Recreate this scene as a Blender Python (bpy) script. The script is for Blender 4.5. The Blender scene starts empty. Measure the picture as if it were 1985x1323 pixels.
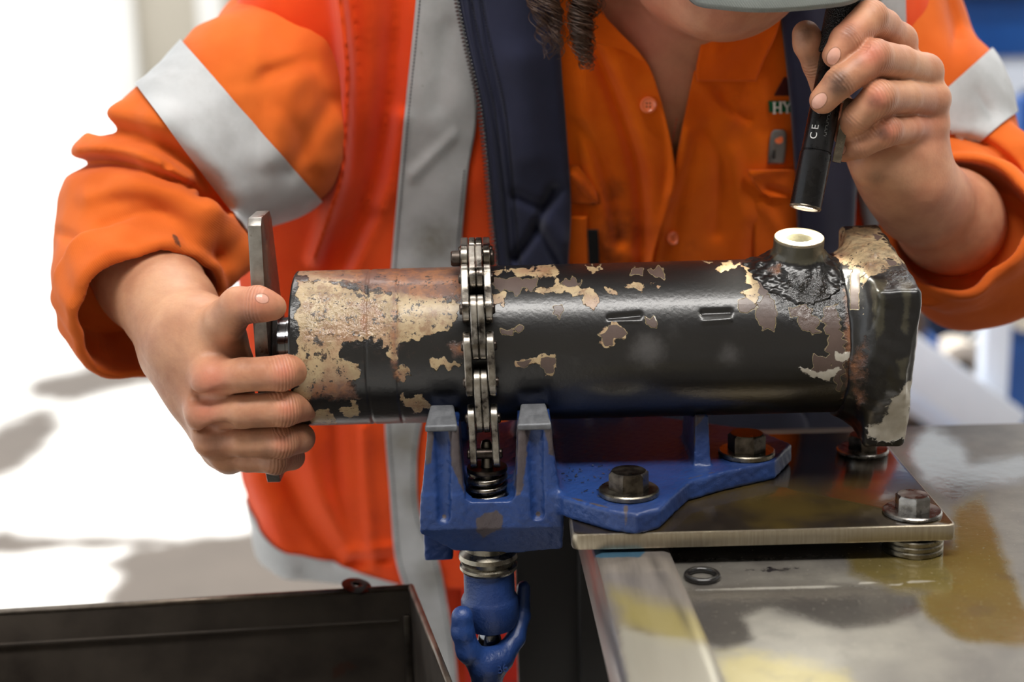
import bpy, bmesh, math, random
import numpy as np
from mathutils import Vector, Matrix
random.seed(7); RNG = np.random.default_rng(7)
scene = bpy.context.scene
COL = scene.collection
rad = math.radians

# ------------------------------------------------------------------ camera
FPX, CX, CY = 2757.0, 992.5, 661.5
PITCH, ROLL = rad(13.5), rad(1.5)
CAM = np.array([0.0, -1.0, 1.266])
_f = np.array([0, math.cos(PITCH), -math.sin(PITCH)])
_r0 = np.array([1.0, 0, 0]); _u0 = np.array([0, math.sin(PITCH), math.cos(PITCH)])
_r = _r0 * math.cos(ROLL) - _u0 * math.sin(ROLL)
_u = _u0 * math.cos(ROLL) + _r0 * math.sin(ROLL)
cam_d = bpy.data.cameras.new('camera'); cam = bpy.data.objects.new('camera', cam_d)
COL.objects.link(cam); scene.camera = cam
cam_d.sensor_width = 36.0; cam_d.lens = 36.0 * FPX / 1985.0
cam_d.clip_start = 0.05; cam_d.clip_end = 600
cam.matrix_world = Matrix(((_r[0], _u[0], -_f[0], CAM[0]), (_r[1], _u[1], -_f[1], CAM[1]),
                           (_r[2], _u[2], -_f[2], CAM[2]), (0, 0, 0, 1)))
cam_d.dof.use_dof = True; cam_d.dof.focus_distance = 0.985; cam_d.dof.aperture_fstop = 3.5

# ------------------------------------------------------------------ world, sun, lamps, exposure
world = bpy.data.worlds.new('sky'); scene.world = world; world.use_nodes = True
_bg = world.node_tree.nodes['Background']
_bg.inputs[0].default_value = (0.93, 0.97, 1.0, 1); _bg.inputs[1].default_value = 1.3

def add_light(name, kind, loc, target, energy, color=(1, 1, 1), **kw):
    l = bpy.data.lights.new(name, kind); l.energy = energy; l.color = color
    for k, v in kw.items(): setattr(l, k, v)
    o = bpy.data.objects.new(name, l); COL.objects.link(o); o.location = loc
    d = Vector(target) - Vector(loc)
    o.rotation_euler = d.to_track_quat('-Z', 'Y').to_euler()
    return o
add_light('sun', 'SUN', (-4, 8, 10), (-1.5, 5.5, 0), 5.0, (1.0, 0.97, 0.92), angle=rad(1.5))
# the two ceiling lamps over the bench (their fixtures are built further down)
LAMPS = [(0.25, -0.95, 3.2), (0.4, 1.25, 3.2)]
add_light('ceiling_lamp_light', 'AREA', (0.25, -0.95, 3.14), (0.25, -0.95, 0), 80, (1.0, 0.97, 0.93), shape='RECTANGLE', size=2.4, size_y=0.46)
add_light('ceiling_lamp_light', 'AREA', (0.4, 1.25, 3.14), (0.4, 1.25, 0), 50, (1.0, 0.97, 0.93), shape='RECTANGLE', size=2.4, size_y=0.36)

vs = scene.view_settings
vs.view_transform = 'Standard'; vs.look = 'None'; vs.exposure = 0.0; vs.gamma = 1.0; vs.use_curve_mapping = False
scene.display_settings.display_device = 'sRGB'

# ------------------------------------------------------------------ layout helpers (pixel -> point on a plane of the room)
def _ray(px, py): return _f * FPX + _r * (px - CX) - _u * (py - CY)
def PY(px, py, Y):
    d = _ray(px, py); return CAM + d * ((Y - CAM[1]) / d[1])
def PZ(px, py, z):
    d = _ray(px, py); return CAM + d * ((z - CAM[2]) / d[2])
def project(P):
    d = np.asarray(P, float) - CAM; z = d @ _f
    return np.stack([CX + FPX * (d @ _r) / z, CY - FPX * (d @ _u) / z], -1)
def J(*pts):
    """joints given as (px, py, Y, radius_mm) -> [(vec, r)]"""
    return [(PY(a, b, c), r / 1000.0) for a, b, c, r in pts]

# ------------------------------------------------------------------ scene object helpers
WL = {}
def tag(o, label=None, cat=None, group=None, kind=None):
    if label: o['label'] = label
    if cat: o['category'] = cat
    if group: o['group'] = group
    if kind: o['kind'] = kind
    return o
def _attach(o, parent, loc):
    COL.objects.link(o)
    o.location = loc; WL[o.name] = Vector(loc)
    if parent is not None:
        o.parent = parent; o.matrix_parent_inverse = Matrix.Translation(-WL[parent.name])
    return o
def thing(name, loc, label, cat, group=None, kind=None):
    o = bpy.data.objects.new(name, None); o.empty_display_size = 0.03
    _attach(o, None, loc); return tag(o, label, cat, group, kind)
def mobj(name, verts, faces, mat, parent=None, smooth=True, attrs=None, center=True, angle=None):
    verts = np.asarray(verts, float)
    c = (verts.min(0) + verts.max(0)) / 2 if center else np.zeros(3)
    me = bpy.data.meshes.new(name)
    big = len(verts) >= 20000 and (isinstance(faces, np.ndarray) or len({len(f) for f in faces}) == 1)
    if not big: me.from_pydata((verts - c).tolist(), [], faces.tolist() if isinstance(faces, np.ndarray) else faces)
    else:
        fa = np.asarray(faces, np.int32); k = fa.shape[1]
        me.vertices.add(len(verts)); me.vertices.foreach_set('co', (verts - c).astype(np.float32).ravel())
        me.loops.add(fa.size); me.loops.foreach_set('vertex_index', fa.ravel())
        me.polygons.add(len(fa)); me.polygons.foreach_set('loop_start', np.arange(0, fa.size, k, dtype=np.int32))
    if attrs:
        for an, av in attrs.items():
            a = me.attributes.new(an, 'FLOAT', 'POINT'); a.data.foreach_set('value', np.asarray(av, np.float32))
    me.update(calc_edges=True); me.validate()
    if smooth: me.polygons.foreach_set('use_smooth', np.ones(len(me.polygons), bool))
    if mat is not None: me.materials.append(mat)
    o = bpy.data.objects.new(name, me)
    _attach(o, parent, c)
    if angle is not None and smooth: sharp(me, angle)
    return o
def sharp(me, deg=35):
    bm = bmesh.new(); bm.from_mesh(me)
    for e in bm.edges:
        if len(e.link_faces) == 2 and e.calc_face_angle(0) > rad(deg): e.smooth = False
    bm.to_mesh(me); bm.free()
def bmobj(name, bm, mat, parent=None, smooth=True, angle=35):
    bmesh.ops.recalc_face_normals(bm, faces=bm.faces)
    vs_ = np.array([v.co[:] for v in bm.verts]); bm.verts.index_update()
    fs = [[v.index for v in f.verts] for f in bm.faces]; bm.free()
    return mobj(name, vs_, fs, mat, parent, smooth, angle=angle)
def copy_tree(o, parent=None, loc=None):
    c = o.copy(); COL.objects.link(c); WL[c.name] = Vector(loc if loc is not None else WL[o.name])
    if loc is not None: c.location = loc
    if parent is not None: c.parent = parent
    for ch in [x for x in bpy.data.objects if x.parent == o]: copy_tree(ch, c)
    return c

# ------------------------------------------------------------------ shape helpers
def bm_box(bm, c, s, rot=None, bev=0.0, seg=2):
    r = bmesh.ops.create_cube(bm, size=1.0)
    M4 = Matrix.Translation(c) @ (rot.to_4x4() if rot else Matrix()) @ Matrix.Diagonal((*s, 1))
    bmesh.ops.transform(bm, matrix=M4, verts=r['verts'])
    if bev:
        es = list({e for v in r['verts'] for e in v.link_edges})
        bmesh.ops.bevel(bm, geom=es, offset=bev, segments=seg, affect='EDGES', profile=0.5)
def box(name, c, s, mat, parent=None, bev=0.002, rot=None, seg=2):
    bm = bmesh.new(); bm_box(bm, c, s, rot, bev, seg); return bmobj(name, bm, mat, parent)
def prism(name, poly, z0, z1, mat, parent=None, bev=0.001, xf=None, seg=2):
    """poly in xy extruded along z, optional 4x4 transform"""
    bm = bmesh.new()
    a = [bm.verts.new((x, y, z0)) for x, y in poly]; b = [bm.verts.new((x, y, z1)) for x, y in poly]
    n = len(poly)
    bm.faces.new(a[::-1]); bm.faces.new(b)
    for i in range(n): bm.faces.new((a[i], a[(i + 1) % n], b[(i + 1) % n], b[i]))
    bmesh.ops.recalc_face_normals(bm, faces=bm.faces)
    if bev:
        es = [e for e in bm.edges if e.calc_face_angle(0) > rad(25)]
        bmesh.ops.bevel(bm, geom=es, offset=bev, segments=seg, affect='EDGES', profile=0.5)
    if xf is not None: bmesh.ops.transform(bm, matrix=xf, verts=bm.verts)
    return bmobj(name, bm, mat, parent)
def frame(axis, ref=(0, 0, 1)):
    a = np.asarray(axis, float); a = a / np.linalg.norm(a)
    r = np.asarray(ref, float)
    if abs(a @ r) / np.linalg.norm(r) > 0.97: r = np.array([1.0, 0, 0])
    x = np.cross(r, a); x /= np.linalg.norm(x); y = np.cross(a, x)
    return x, y, a
def lathe_data(profile, origin, axis, n=48):
    x, y, a = frame(axis); o = np.asarray(origin, float)
    V = []; Fc = []
    for r, h in profile:
        for i in range(n):
            t = 2 * math.pi * i / n; V.append(o + a * h + (x * math.cos(t) + y * math.sin(t)) * max(r, 1e-5))
    for j in range(len(profile) - 1):
        for i in range(n):
            k = (i + 1) % n; Fc.append([j * n + i, j * n + k, (j + 1) * n + k, (j + 1) * n + i])
    return V, Fc
def lathe(name, profile, origin, axis, mat, parent=None, n=48, angle=30, closed=False):
    prof = list(profile) + ([profile[0]] if closed else [])
    V, Fc = lathe_data(prof, origin, axis, n)
    if closed:
        m = len(prof) - 1
        Fc = [[v % (m * n) for v in f] for f in Fc]; V = V[:m * n]
    bm = bmesh.new(); vv = [bm.verts.new(v) for v in V]
    for f in Fc: bm.faces.new([vv[i] for i in f])
    bmesh.ops.remove_doubles(bm, verts=bm.verts, dist=2e-5)
    return bmobj(name, bm, mat, parent, angle=angle)
def tube_data(pts, radii, n=10, cap=True):
    pts = [np.asarray(p, float) for p in pts]
    if np.isscalar(radii): radii = [radii] * len(pts)
    V = []; Fc = []; prev = None
    for i, p in enumerate(pts):
        d = pts[min(i + 1, len(pts) - 1)] - pts[max(i - 1, 0)]; d /= (np.linalg.norm(d) + 1e-12)
        if prev is None: x, y, _ = frame(d)
        else:
            x = prev - d * (prev @ d); x /= np.linalg.norm(x); y = np.cross(d, x)
        prev = x
        for k in range(n):
            t = 2 * math.pi * k / n; V.append(p + (x * math.cos(t) + y * math.sin(t)) * radii[i])
    for i in range(len(pts) - 1):
        for k in range(n):
            k2 = (k + 1) % n; Fc.append([i * n + k, i * n + k2, (i + 1) * n + k2, (i + 1) * n + k])
    if cap:
        Fc.append(list(range(n))[::-1]); Fc.append([(len(pts) - 1) * n + k for k in range(n)])
    return V, Fc
def tube(name, pts, radii, mat, parent=None, n=10, angle=40):
    V, Fc = tube_data(pts, radii, n); return mobj(name, V, Fc, mat, parent, angle=angle)
def spline(pts, m=8):
    """Catmull-Rom through points (any dimension)"""
    P = np.asarray(pts, float); P = np.vstack([2 * P[0] - P[1], P, 2 * P[-1] - P[-2]]); out = []
    for i in range(1, len(P) - 2):
        for t in np.linspace(0, 1, m, endpoint=False):
            a, b, c, d = P[i - 1], P[i], P[i + 1], P[i + 2]
            out.append(.5 * ((2 * b) + (-a + c) * t + (2 * a - 5 * b + 4 * c - d) * t * t + (-a + 3 * b - 3 * c + d) * t ** 3))
    out.append(P[-2]); return np.array(out)
def hexring(r, n=6, rot=0.0): return [(r * math.cos(rot + 2 * math.pi * i / n), r * math.sin(rot + 2 * math.pi * i / n)) for i in range(n)]
def text_obj(name, body, size, depth, mat, parent, origin, xdir, ydir, align='CENTER', sx=1.0):
    cu = bpy.data.curves.new(name, 'FONT'); cu.body = body; cu.size = size; cu.extrude = depth; cu.align_x = align; cu.align_y = 'CENTER'
    t = bpy.data.objects.new(name, cu); COL.objects.link(t)
    me = bpy.data.meshes.new_from_object(t.evaluated_get(bpy.context.evaluated_depsgraph_get()))
    bpy.data.objects.remove(t); bpy.data.curves.remove(cu)
    x = Vector(xdir).normalized(); y = Vector(ydir); y = (y - x * y.dot(x)).normalized(); z = x.cross(y)
    R = Matrix((x * sx, y, z)).transposed()
    V = np.array([(R @ v.co)[:] for v in me.vertices]) + np.asarray(origin, float)
    Fc = [list(p.vertices) for p in me.polygons]; bpy.data.meshes.remove(me)
    return mobj(name, V, Fc, mat, parent, smooth=False)

# ------------------------------------------------------------------ painted masks
def sdpoly(P, poly):
    """signed distance (negative inside) of points P (N,2) to polygon"""
    P = np.asarray(P, np.float32); poly = np.asarray(poly, np.float32); n = len(poly)
    d = np.full(len(P), 1e12, np.float32); s = np.ones(len(P), np.float32)
    for i in range(n):
        a = poly[i]; b = poly[i - 1]; e = b - a; w = P - a
        t = np.clip((w @ e) / max(e @ e, 1e-9), 0, 1); q = w - t[:, None] * e
        d = np.minimum(d, (q * q).sum(1))
        c1 = P[:, 1] >= a[1]; c2 = P[:, 1] < b[1]; c3 = e[0] * w[:, 1] > e[1] * w[:, 0]
        fl = (c1 & c2 & c3) | (~c1 & ~c2 & ~c3); s = np.where(fl, -s, s)
    return s * np.sqrt(d)
def mask(P, polys, soft):
    """0.5 on the outline, 1 inside, 0 outside; ramp width 2*soft"""
    m = np.zeros(len(P), np.float32)
    for pl in polys: m = np.maximum(m, np.clip(.5 - sdpoly(P, pl) / (2 * soft), 0, 1))
    return m
def blobs(P, bl):
    m = np.zeros(len(P), np.float32)
    for x, y, r, a in bl: m = np.maximum(m, a * np.exp(-((P[:, 0] - x) ** 2 + (P[:, 1] - y) ** 2) / (r * r)))
    return m
def segdist(P, pl):
    d = np.full(len(P), 1e9, np.float32); pl = np.asarray(pl, np.float32)
    for a, b in zip(pl[:-1], pl[1:]):
        e = b - a; w = P - a; t = np.clip((w @ e) / max(e @ e, 1e-9), 0, 1)
        d = np.minimum(d, np.sqrt(((w - t[:, None] * e) ** 2).sum(1)))
    return d

# ------------------------------------------------------------------ implicit surfaces (for bodies, cloth and castings)
def sm(a, b, k):
    h = np.clip(.5 + .5 * (b - a) / k, 0, 1); return b + (a - b) * h - k * h * (1 - h)
def smax(a, b, k): return -sm(-a, -b, k)
def cone(p, a, b, ra, rb):
    a = np.asarray(a, np.float32); e = np.asarray(b, np.float32) - a; w = p - a
    t = np.clip((w @ e) / max(float(e @ e), 1e-12), 0, 1); q = w - t[:, None] * e
    return np.sqrt((q * q).sum(1)) - (ra + (rb - ra) * t)
def chain(p, js, k=0.0):
    d = None
    for (a, ra), (b, rb) in zip(js[:-1], js[1:]):
        c = cone(p, a, b, ra, rb); d = c if d is None else (np.minimum(d, c) if k == 0 else sm(d, c, k))
    return d
def ell(p, c, r, R=None):
    q = p - np.asarray(c, np.float32)
    if R is not None: q = q @ np.asarray(R, np.float32)
    r = np.asarray(r, np.float32); k0 = np.sqrt(((q / r) ** 2).sum(1)); k1 = np.sqrt(((q / (r * r)) ** 2).sum(1)) + 1e-9
    return k0 * (k0 - 1) / k1
def sbox(p, c, h, rnd=0.0, R=None):
    q = p - np.asarray(c, np.float32)
    if R is not None: q = q @ np.asarray(R, np.float32)
    q = np.abs(q) - (np.asarray(h, np.float32) - rnd)
    return np.sqrt((np.maximum(q, 0) ** 2).sum(1)) + np.minimum(q.max(1), 0) - rnd
def scyl(p, a, b, r, rnd=0.0):
    a = np.asarray(a, np.float32); b = np.asarray(b, np.float32); e = b - a; L = float(np.linalg.norm(e)); e = e / L
    w = p - a; h = w @ e; q = w - h[:, None] * e
    dr = np.sqrt((q * q).sum(1)) - (r - rnd); dh = np.abs(h - L / 2) - (L / 2 - rnd)
    return np.sqrt(np.maximum(dr, 0) ** 2 + np.maximum(dh, 0) ** 2) + np.minimum(np.maximum(dr, dh), 0) - rnd
def spoly(p, poly, z0, z1, axes=(0, 1, 2), rnd=0.0):
    d2 = sdpoly(p[:, [axes[0], axes[1]]], poly) + rnd
    dz = np.abs(p[:, axes[2]] - (z0 + z1) / 2) - ((z1 - z0) / 2 - rnd)
    return np.sqrt(np.maximum(d2, 0) ** 2 + np.maximum(dz, 0) ** 2) + np.minimum(np.maximum(d2, dz), 0) - rnd
def wob(p, seed, scale, n=7):
    g = np.random.default_rng(seed); K = g.normal(size=(n, 3)); K /= np.linalg.norm(K, axis=1)[:, None]
    K = K * g.uniform(.6, 1.5, (n, 1)) / scale; ph = g.uniform(0, 6.28, n)
    return np.sin(p @ K.T.astype(np.float32) * 6.28 + ph.astype(np.float32)).sum(1) / math.sqrt(n)
def nets(fn, lo, hi, h):
    lo = np.asarray(lo, np.float32); hi = np.asarray(hi, np.float32); B = 8
    nb = np.ceil((hi - lo) / (h * B)).astype(int) + 1
    bi = np.stack(np.meshgrid(*[np.arange(k) for k in nb], indexing='ij'), -1).reshape(-1, 3)
    ctr = lo + (bi * B + (B - 1) / 2) * h
    dc = fn(ctr.astype(np.float32)); act = np.abs(dc) < h * B * 1.35
    V = np.where(dc < 0, -1.0, 1.0).astype(np.float32)[:, None].repeat(B ** 3, 1)
    loc = np.stack(np.meshgrid(*[np.arange(B)] * 3, indexing='ij'), -1).reshape(-1, 3)
    ids = np.nonzero(act)[0]
    for s in range(0, len(ids), 600):
        ii = ids[s:s + 600]
        pts = (lo + (bi[ii][:, None, :] * B + loc[None]) * h).astype(np.float32).reshape(-1, 3)
        V[ii] = fn(pts).reshape(len(ii), -1)
    V = V.reshape(*nb, B, B, B).transpose(0, 3, 1, 4, 2, 5).reshape(nb * B)
    S = V < 0
    c = [S[i:S.shape[0] - 1 + i, j:S.shape[1] - 1 + j, k:S.shape[2] - 1 + k] for i in (0, 1) for j in (0, 1) for k in (0, 1)]
    cnt = sum(x.astype(np.int8) for x in c); A = (cnt > 0) & (cnt < 8)
    idx = np.argwhere(A); m = len(idx); imap = np.full(A.shape, -1, np.int32); imap[A] = np.arange(m)
    acc = np.zeros((m, 3), np.float32); num = np.zeros(m, np.float32)
    for ax in range(3):
        o1, o2 = [a for a in range(3) if a != ax]
        for u in (0, 1):
            for v in (0, 1):
                p0 = idx.copy(); p0[:, o1] += u; p0[:, o2] += v; p1 = p0.copy(); p1[:, ax] += 1
                a = V[tuple(p0.T)]; b = V[tuple(p1.T)]; x = (a < 0) != (b < 0)
                t = np.where(x, a / np.where(x, a - b, 1), 0)
                q = p0.astype(np.float32); q[:, ax] += t
                acc += q * x[:, None]; num += x
    verts = lo + (acc / num[:, None]) * h
    faces = []
    for ax in range(3):
        o1, o2 = (ax + 1) % 3, (ax + 2) % 3
        sl0 = [slice(None)] * 3; sl1 = [slice(None)] * 3; sl0[ax] = slice(0, -1); sl1[ax] = slice(1, None)
        X = S[tuple(sl0)] != S[tuple(sl1)]
        e = np.argwhere(X)
        ok = (e[:, o1] > 0) & (e[:, o2] > 0) & (e[:, o1] < A.shape[o1]) & (e[:, o2] < A.shape[o2]); e = e[ok]
        quad = []
        for d1, d2 in ((-1, -1), (0, -1), (0, 0), (-1, 0)):
            q = e.copy(); q[:, o1] += d1; q[:, o2] += d2; quad.append(imap[tuple(q.T)])
        quad = np.stack(quad, 1); flip = ~S[tuple(e.T)]
        quad[flip] = quad[flip][:, ::-1]; faces.append(quad)
    return verts.astype(float), np.concatenate(faces)
def relax(V, Fq, it=1, lam=.5):
    E = np.concatenate([Fq[:, [0, 1]], Fq[:, [1, 2]], Fq[:, [2, 3]], Fq[:, [3, 0]]])
    E = np.concatenate([E, E[:, ::-1]])
    deg = np.bincount(E[:, 0], minlength=len(V)).astype(float)[:, None]
    for _ in range(it):
        for l in (lam, -lam * .96):
            s = np.stack([np.bincount(E[:, 0], weights=V[E[:, 1], k], minlength=len(V)) for k in range(3)], 1) / np.maximum(deg, 1)
            V = V + l * (s - V)
    return V
def vnormals(V, Fq):
    a = V[Fq[:, 2]] - V[Fq[:, 0]]; b = V[Fq[:, 3]] - V[Fq[:, 1]]; n = np.cross(a, b)
    N = np.zeros_like(V)
    for k in range(4):
        for c in range(3): N[:, c] += np.bincount(Fq[:, k], weights=n[:, c], minlength=len(V))
    return N / (np.linalg.norm(N, axis=1)[:, None] + 1e-12)
def facing(V, N): return ((V - CAM) * N).sum(1) < 0

# ------------------------------------------------------------------ materials
def lin(r, g, b):
    f = lambda c: (c / 255) / 12.92 if c / 255 <= .04045 else ((c / 255 + .055) / 1.055) ** 2.4
    return (f(r), f(g), f(b), 1.0)
class NT:
    def __init__(s, name):
        s.m = bpy.data.materials.new(name); s.m.use_nodes = True; s.t = s.m.node_tree
        s.b = s.t.nodes['Principled BSDF']
    def n(s, typ, **kw):
        nd = s.t.nodes.new(typ)
        for k, v in kw.items(): setattr(nd, k, v)
        return nd
    def l(s, a, b): s.t.links.new(a, b)
    def set(s, sock, v):
        if hasattr(v, 'is_output') or hasattr(v, 'links'): s.l(v, sock)
        else: sock.default_value = v
    def coord(s, scale=(1, 1, 1), which='Object', rot=(0, 0, 0)):
        tc = s.n('ShaderNodeTexCoord'); mp = s.n('ShaderNodeMapping'); mp.inputs['Scale'].default_value = scale; mp.inputs['Rotation'].default_value = rot
        s.l(tc.outputs[which], mp.inputs[0]); return mp.outputs[0]
    def noise(s, scale, detail=4, rough=.55, vec=None, dist=0.0):
        nd = s.n('ShaderNodeTexNoise'); nd.inputs['Scale'].default_value = scale; nd.inputs['Detail'].default_value = detail
        nd.inputs['Roughness'].default_value = rough; nd.inputs['Distortion'].default_value = dist
        s.l(vec if vec is not None else s.coord(), nd.inputs['Vector']); return nd.outputs[0]
    def voro(s, scale, vec=None, feature='F1'):
        nd = s.n('ShaderNodeTexVoronoi', feature=feature); nd.inputs['Scale'].default_value = scale
        s.l(vec if vec is not None else s.coord(), nd.inputs['Vector']); return nd.outputs['Distance']
    def wave(s, scale, vec, dist=0, detail=0, bands='X'):
        nd = s.n('ShaderNodeTexWave', bands_direction=bands); nd.inputs['Scale'].default_value = scale; nd.inputs['Distortion'].default_value = dist
        nd.inputs['Detail'].default_value = detail; s.l(vec, nd.inputs['Vector']); return nd.outputs['Fac']
    def attr(s, name):
        nd = s.n('ShaderNodeAttribute', attribute_name=name); return nd.outputs['Fac']
    def math(s, op, a, b=0.0, clamp=False):
        nd = s.n('ShaderNodeMath', operation=op, use_clamp=clamp); s.set(nd.inputs[0], a); s.set(nd.inputs[1], b); return nd.outputs[0]
    def step(s, v, lo, hi):
        nd = s.n('ShaderNodeMapRange', interpolation_type='SMOOTHSTEP'); s.set(nd.inputs[0], v); nd.inputs[1].default_value = lo; nd.inputs[2].default_value = hi
        return nd.outputs[0]
    def mix(s, f, a, b, blend='MIX'):
        nd = s.n('ShaderNodeMix', data_type='RGBA', blend_type=blend); s.set(nd.inputs[0], f)
        s.set(nd.inputs[6], a if hasattr(a, 'links') else tuple(a)); s.set(nd.inputs[7], b if hasattr(b, 'links') else tuple(b)); return nd.outputs[2]
    def mixf(s, f, a, b):
        nd = s.n('ShaderNodeMix', data_type='FLOAT'); s.set(nd.inputs[0], f); s.set(nd.inputs[2], a); s.set(nd.inputs[3], b); return nd.outputs[0]
    def bump(s, h, strength=.3, dist=.001, prev=None):
        nd = s.n('ShaderNodeBump'); nd.inputs['Strength'].default_value = strength; nd.inputs['Distance'].default_value = dist
        s.l(h, nd.inputs['Height'])
        if prev is not None: s.l(prev, nd.inputs['Normal'])
        return nd.outputs[0]
    def out(s, color=None, rough=None, metal=None, normal=None, **kw):
        if color is not None: s.set(s.b.inputs['Base Color'], color)
        if rough is not None: s.set(s.b.inputs['Roughness'], rough)
        if metal is not None: s.set(s.b.inputs['Metallic'], metal)
        if normal is not None:
            s.l(normal, s.b.inputs['Normal'])
            if 'Coat_Weight' in kw: s.l(normal, s.b.inputs['Coat Normal'])
        for k, v in kw.items(): s.set(s.b.inputs[k.replace('_', ' ')], v)
        return s.m

def m_metal(name, c1, c2, rough=(.25, .5), scale=60, bump=.15, metal=1.0, spots=None, streak=None, coat=0.0):
    t = NT(name); n1 = t.noise(scale, 5, .6); n2 = t.noise(scale * .18, 4, .6)
    f = t.step(t.math('ADD', t.math('MULTIPLY', n1, .5), t.math('MULTIPLY', n2, .6)), .38, .72)
    c = t.mix(f, c1, c2)
    if spots: c = t.mix(t.step(t.noise(scale * .55, 4, .7), spots[1], spots[1] + .08), c, spots[0])
    h = n1
    if streak: h = t.noise(1.0, 3, .6, t.coord(streak)); c = t.mix(t.math('MULTIPLY', t.step(h, .45, .7), .35), c, c2)
    return t.out(c, t.mixf(f, rough[1], rough[0]), metal, t.bump(h, bump, .0006), Coat_Weight=coat, Coat_Roughness=.08)
def m_cloth(name, c1, c2, rough=.92, weave=1400, bump=.25, sheen=.25, dirt=None, blot=9):
    t = NT(name); v = t.coord()
    w1 = t.wave(weave * .16, t.coord((1, 1, 1), rot=(0, 0.6, 0)), 0, 0, 'X'); w2 = t.noise(weave, 2, .5)
    n = t.noise(blot, 4, .55); c = t.mix(t.step(n, .3, .72), c1, c2)
    if dirt is not None:
        d = t.math('MULTIPLY', t.attr('dirt'), t.math('ADD', .25, t.noise(55, 5, .65)))
        c = t.mix(t.step(d, .22, .75), c, dirt)
    fold = t.noise(26, 3, .5, t.coord((1, 1, .45)))
    wr = t.noise(60, 3, .55, t.coord((1, 1, .3), rot=(.3, .5, 0))); nb = t.bump(wr, .16, .003, t.bump(fold, .28, .004)); nb = t.bump(t.math('ADD', w1, w2), bump, .00035, nb)
    return t.out(c, rough, 0.0, nb, Sheen_Weight=sheen * .6, Sheen_Roughness=.5, Specular_IOR_Level=.1)

MAT = {}
# orange work wear
MAT['jacket'] = m_cloth('jacket_orange_cloth', lin(242, 86, 30), lin(230, 70, 20), dirt=lin(120, 40, 15))
MAT['sleeve'] = m_cloth('sleeve_orange_cloth', lin(216, 106, 42), lin(198, 88, 30), dirt=lin(110, 62, 40), sheen=.15)
MAT['shirt'] = m_cloth('shirt_orange_cloth', lin(246, 114, 18), lin(228, 94, 10), dirt=lin(95, 42, 22), blot=14)
MAT['lining'] = m_cloth('jacket_inside_orange', lin(205, 40, 16), lin(180, 30, 12))
MAT['trouser'] = m_cloth('trouser_orange', lin(190, 58, 22), lin(170, 46, 18))
MAT['thread'] = m_cloth('grey_thread', lin(84, 86, 92), lin(66, 68, 74))
MAT['thread_dark'] = m_cloth('dark_thread', lin(22, 24, 40), lin(16, 18, 32))
def _navy():
    t = NT('navy_quilted_cloth'); n = t.noise(20, 4, .6)
    c = t.mix(t.step(n, .3, .7), lin(40, 43, 68), lin(31, 34, 56))
    tw = t.wave(330, t.coord((1, 1, 1), rot=(0, .75, 0)), 0, 0, 'X')
    c = t.mix(t.math('MULTIPLY', tw, .25), c, lin(58, 62, 88))
    return t.out(c, .85, 0, t.bump(t.math('ADD', tw, t.noise(1200, 2)), .3, .0004), Sheen_Weight=.25, Specular_IOR_Level=.2)
MAT['navy'] = _navy()
def _tape():
    t = NT('silver_reflective_tape'); n = t.noise(16, 5, .65); s = t.noise(160, 3, .6)
    c = t.mix(t.step(n, .35, .75), lin(186, 188, 190), lin(166, 167, 168))
    d = t.math('MULTIPLY', t.attr('dirt'), t.math('ADD', .3, t.noise(40, 5, .7)))
    c = t.mix(t.step(d, .2, .8), c, lin(120, 116, 104))
    c = t.mix(t.step(t.noise(75, 4, .75), .68, .74), c, lin(140, 138, 132))
    cr = t.noise(30, 3, .6, t.coord((1, 1, .5)))
    return t.out(c, .6, .08, t.bump(s, .12, .0004, t.bump(cr, .4, .003)), Specular_IOR_Level=.3)
MAT['tape'] = _tape()
# skin
def _skin():
    t = NT('skin'); n = t.noise(38, 4, .6); f = t.noise(260, 3, .6)
    c = t.mix(t.step(n, .3, .72), lin(196, 143, 110), lin(172, 116, 87))
    c = t.mix(t.math('MULTIPLY', t.attr('red'), .75), c, lin(205, 118, 96))
    c = t.mix(t.math('MULTIPLY', t.step(f, .5, .75), .25), c, lin(176, 118, 94))
    c = t.mix(t.math('MULTIPLY', t.attr('pale'), .6), c, lin(222, 182, 148))
    nail = t.step(t.attr('nail'), .45, .6)
    g = t.math('MULTIPLY', t.attr('grime'), t.math('ADD', .45, t.noise(90, 5, .7)))
    c = t.mix(t.math('MULTIPLY', t.step(g, .12, .95), .92), c, lin(64, 44, 36))
    nb_ = t.math('MULTIPLY', t.step(t.attr('nail'), .12, .4), t.math('SUBTRACT', 1.0, nail)); c = t.mix(t.math('MULTIPLY', nb_, .45), c, lin(70, 42, 34)); c = t.mix(t.math('MULTIPLY', nail, .85), c, lin(222, 170, 152))
    vo = t.voro(520); b = t.bump(vo, .10, .0006); b = t.bump(t.noise(120, 4, .6, t.coord((1, 1, 1))), .22, .0016, b)
    wr = t.math('MULTIPLY', t.math('SINE', t.math('MULTIPLY', t.math('ADD', t.attr('kco'), t.math('MULTIPLY', t.noise(90, 3), .0022)), 2600.0)), t.attr('kin')); b = t.bump(wr, .45, .0004, b)
    c = t.mix(t.math('MULTIPLY', t.step(t.math('MULTIPLY', wr, -1.0), .25, .9), .22), c, lin(120, 72, 54))
    return t.out(c, t.mixf(nail, t.mixf(t.noise(50), .42, .6), .25), 0, b, Subsurface_Weight=.16, Subsurface_Radius=(.010, .004, .002), Subsurface_Scale=.5)
MAT['skin'] = _skin()
def _hair():
    t = NT('dark_curly_hair'); n = t.noise(60, 3); c = t.mix(n, lin(92, 64, 46), lin(48, 32, 25))
    return t.out(c, .42, 0, Specular_IOR_Level=.5)
MAT['hair'] = _hair()
MAT['cap'] = m_cloth('grey_cap_cloth', lin(138, 142, 138), lin(116, 121, 118))
MAT['button'] = NT('orange_button').out(lin(240, 120, 70), .3, 0, Coat_Weight=.4)
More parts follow.
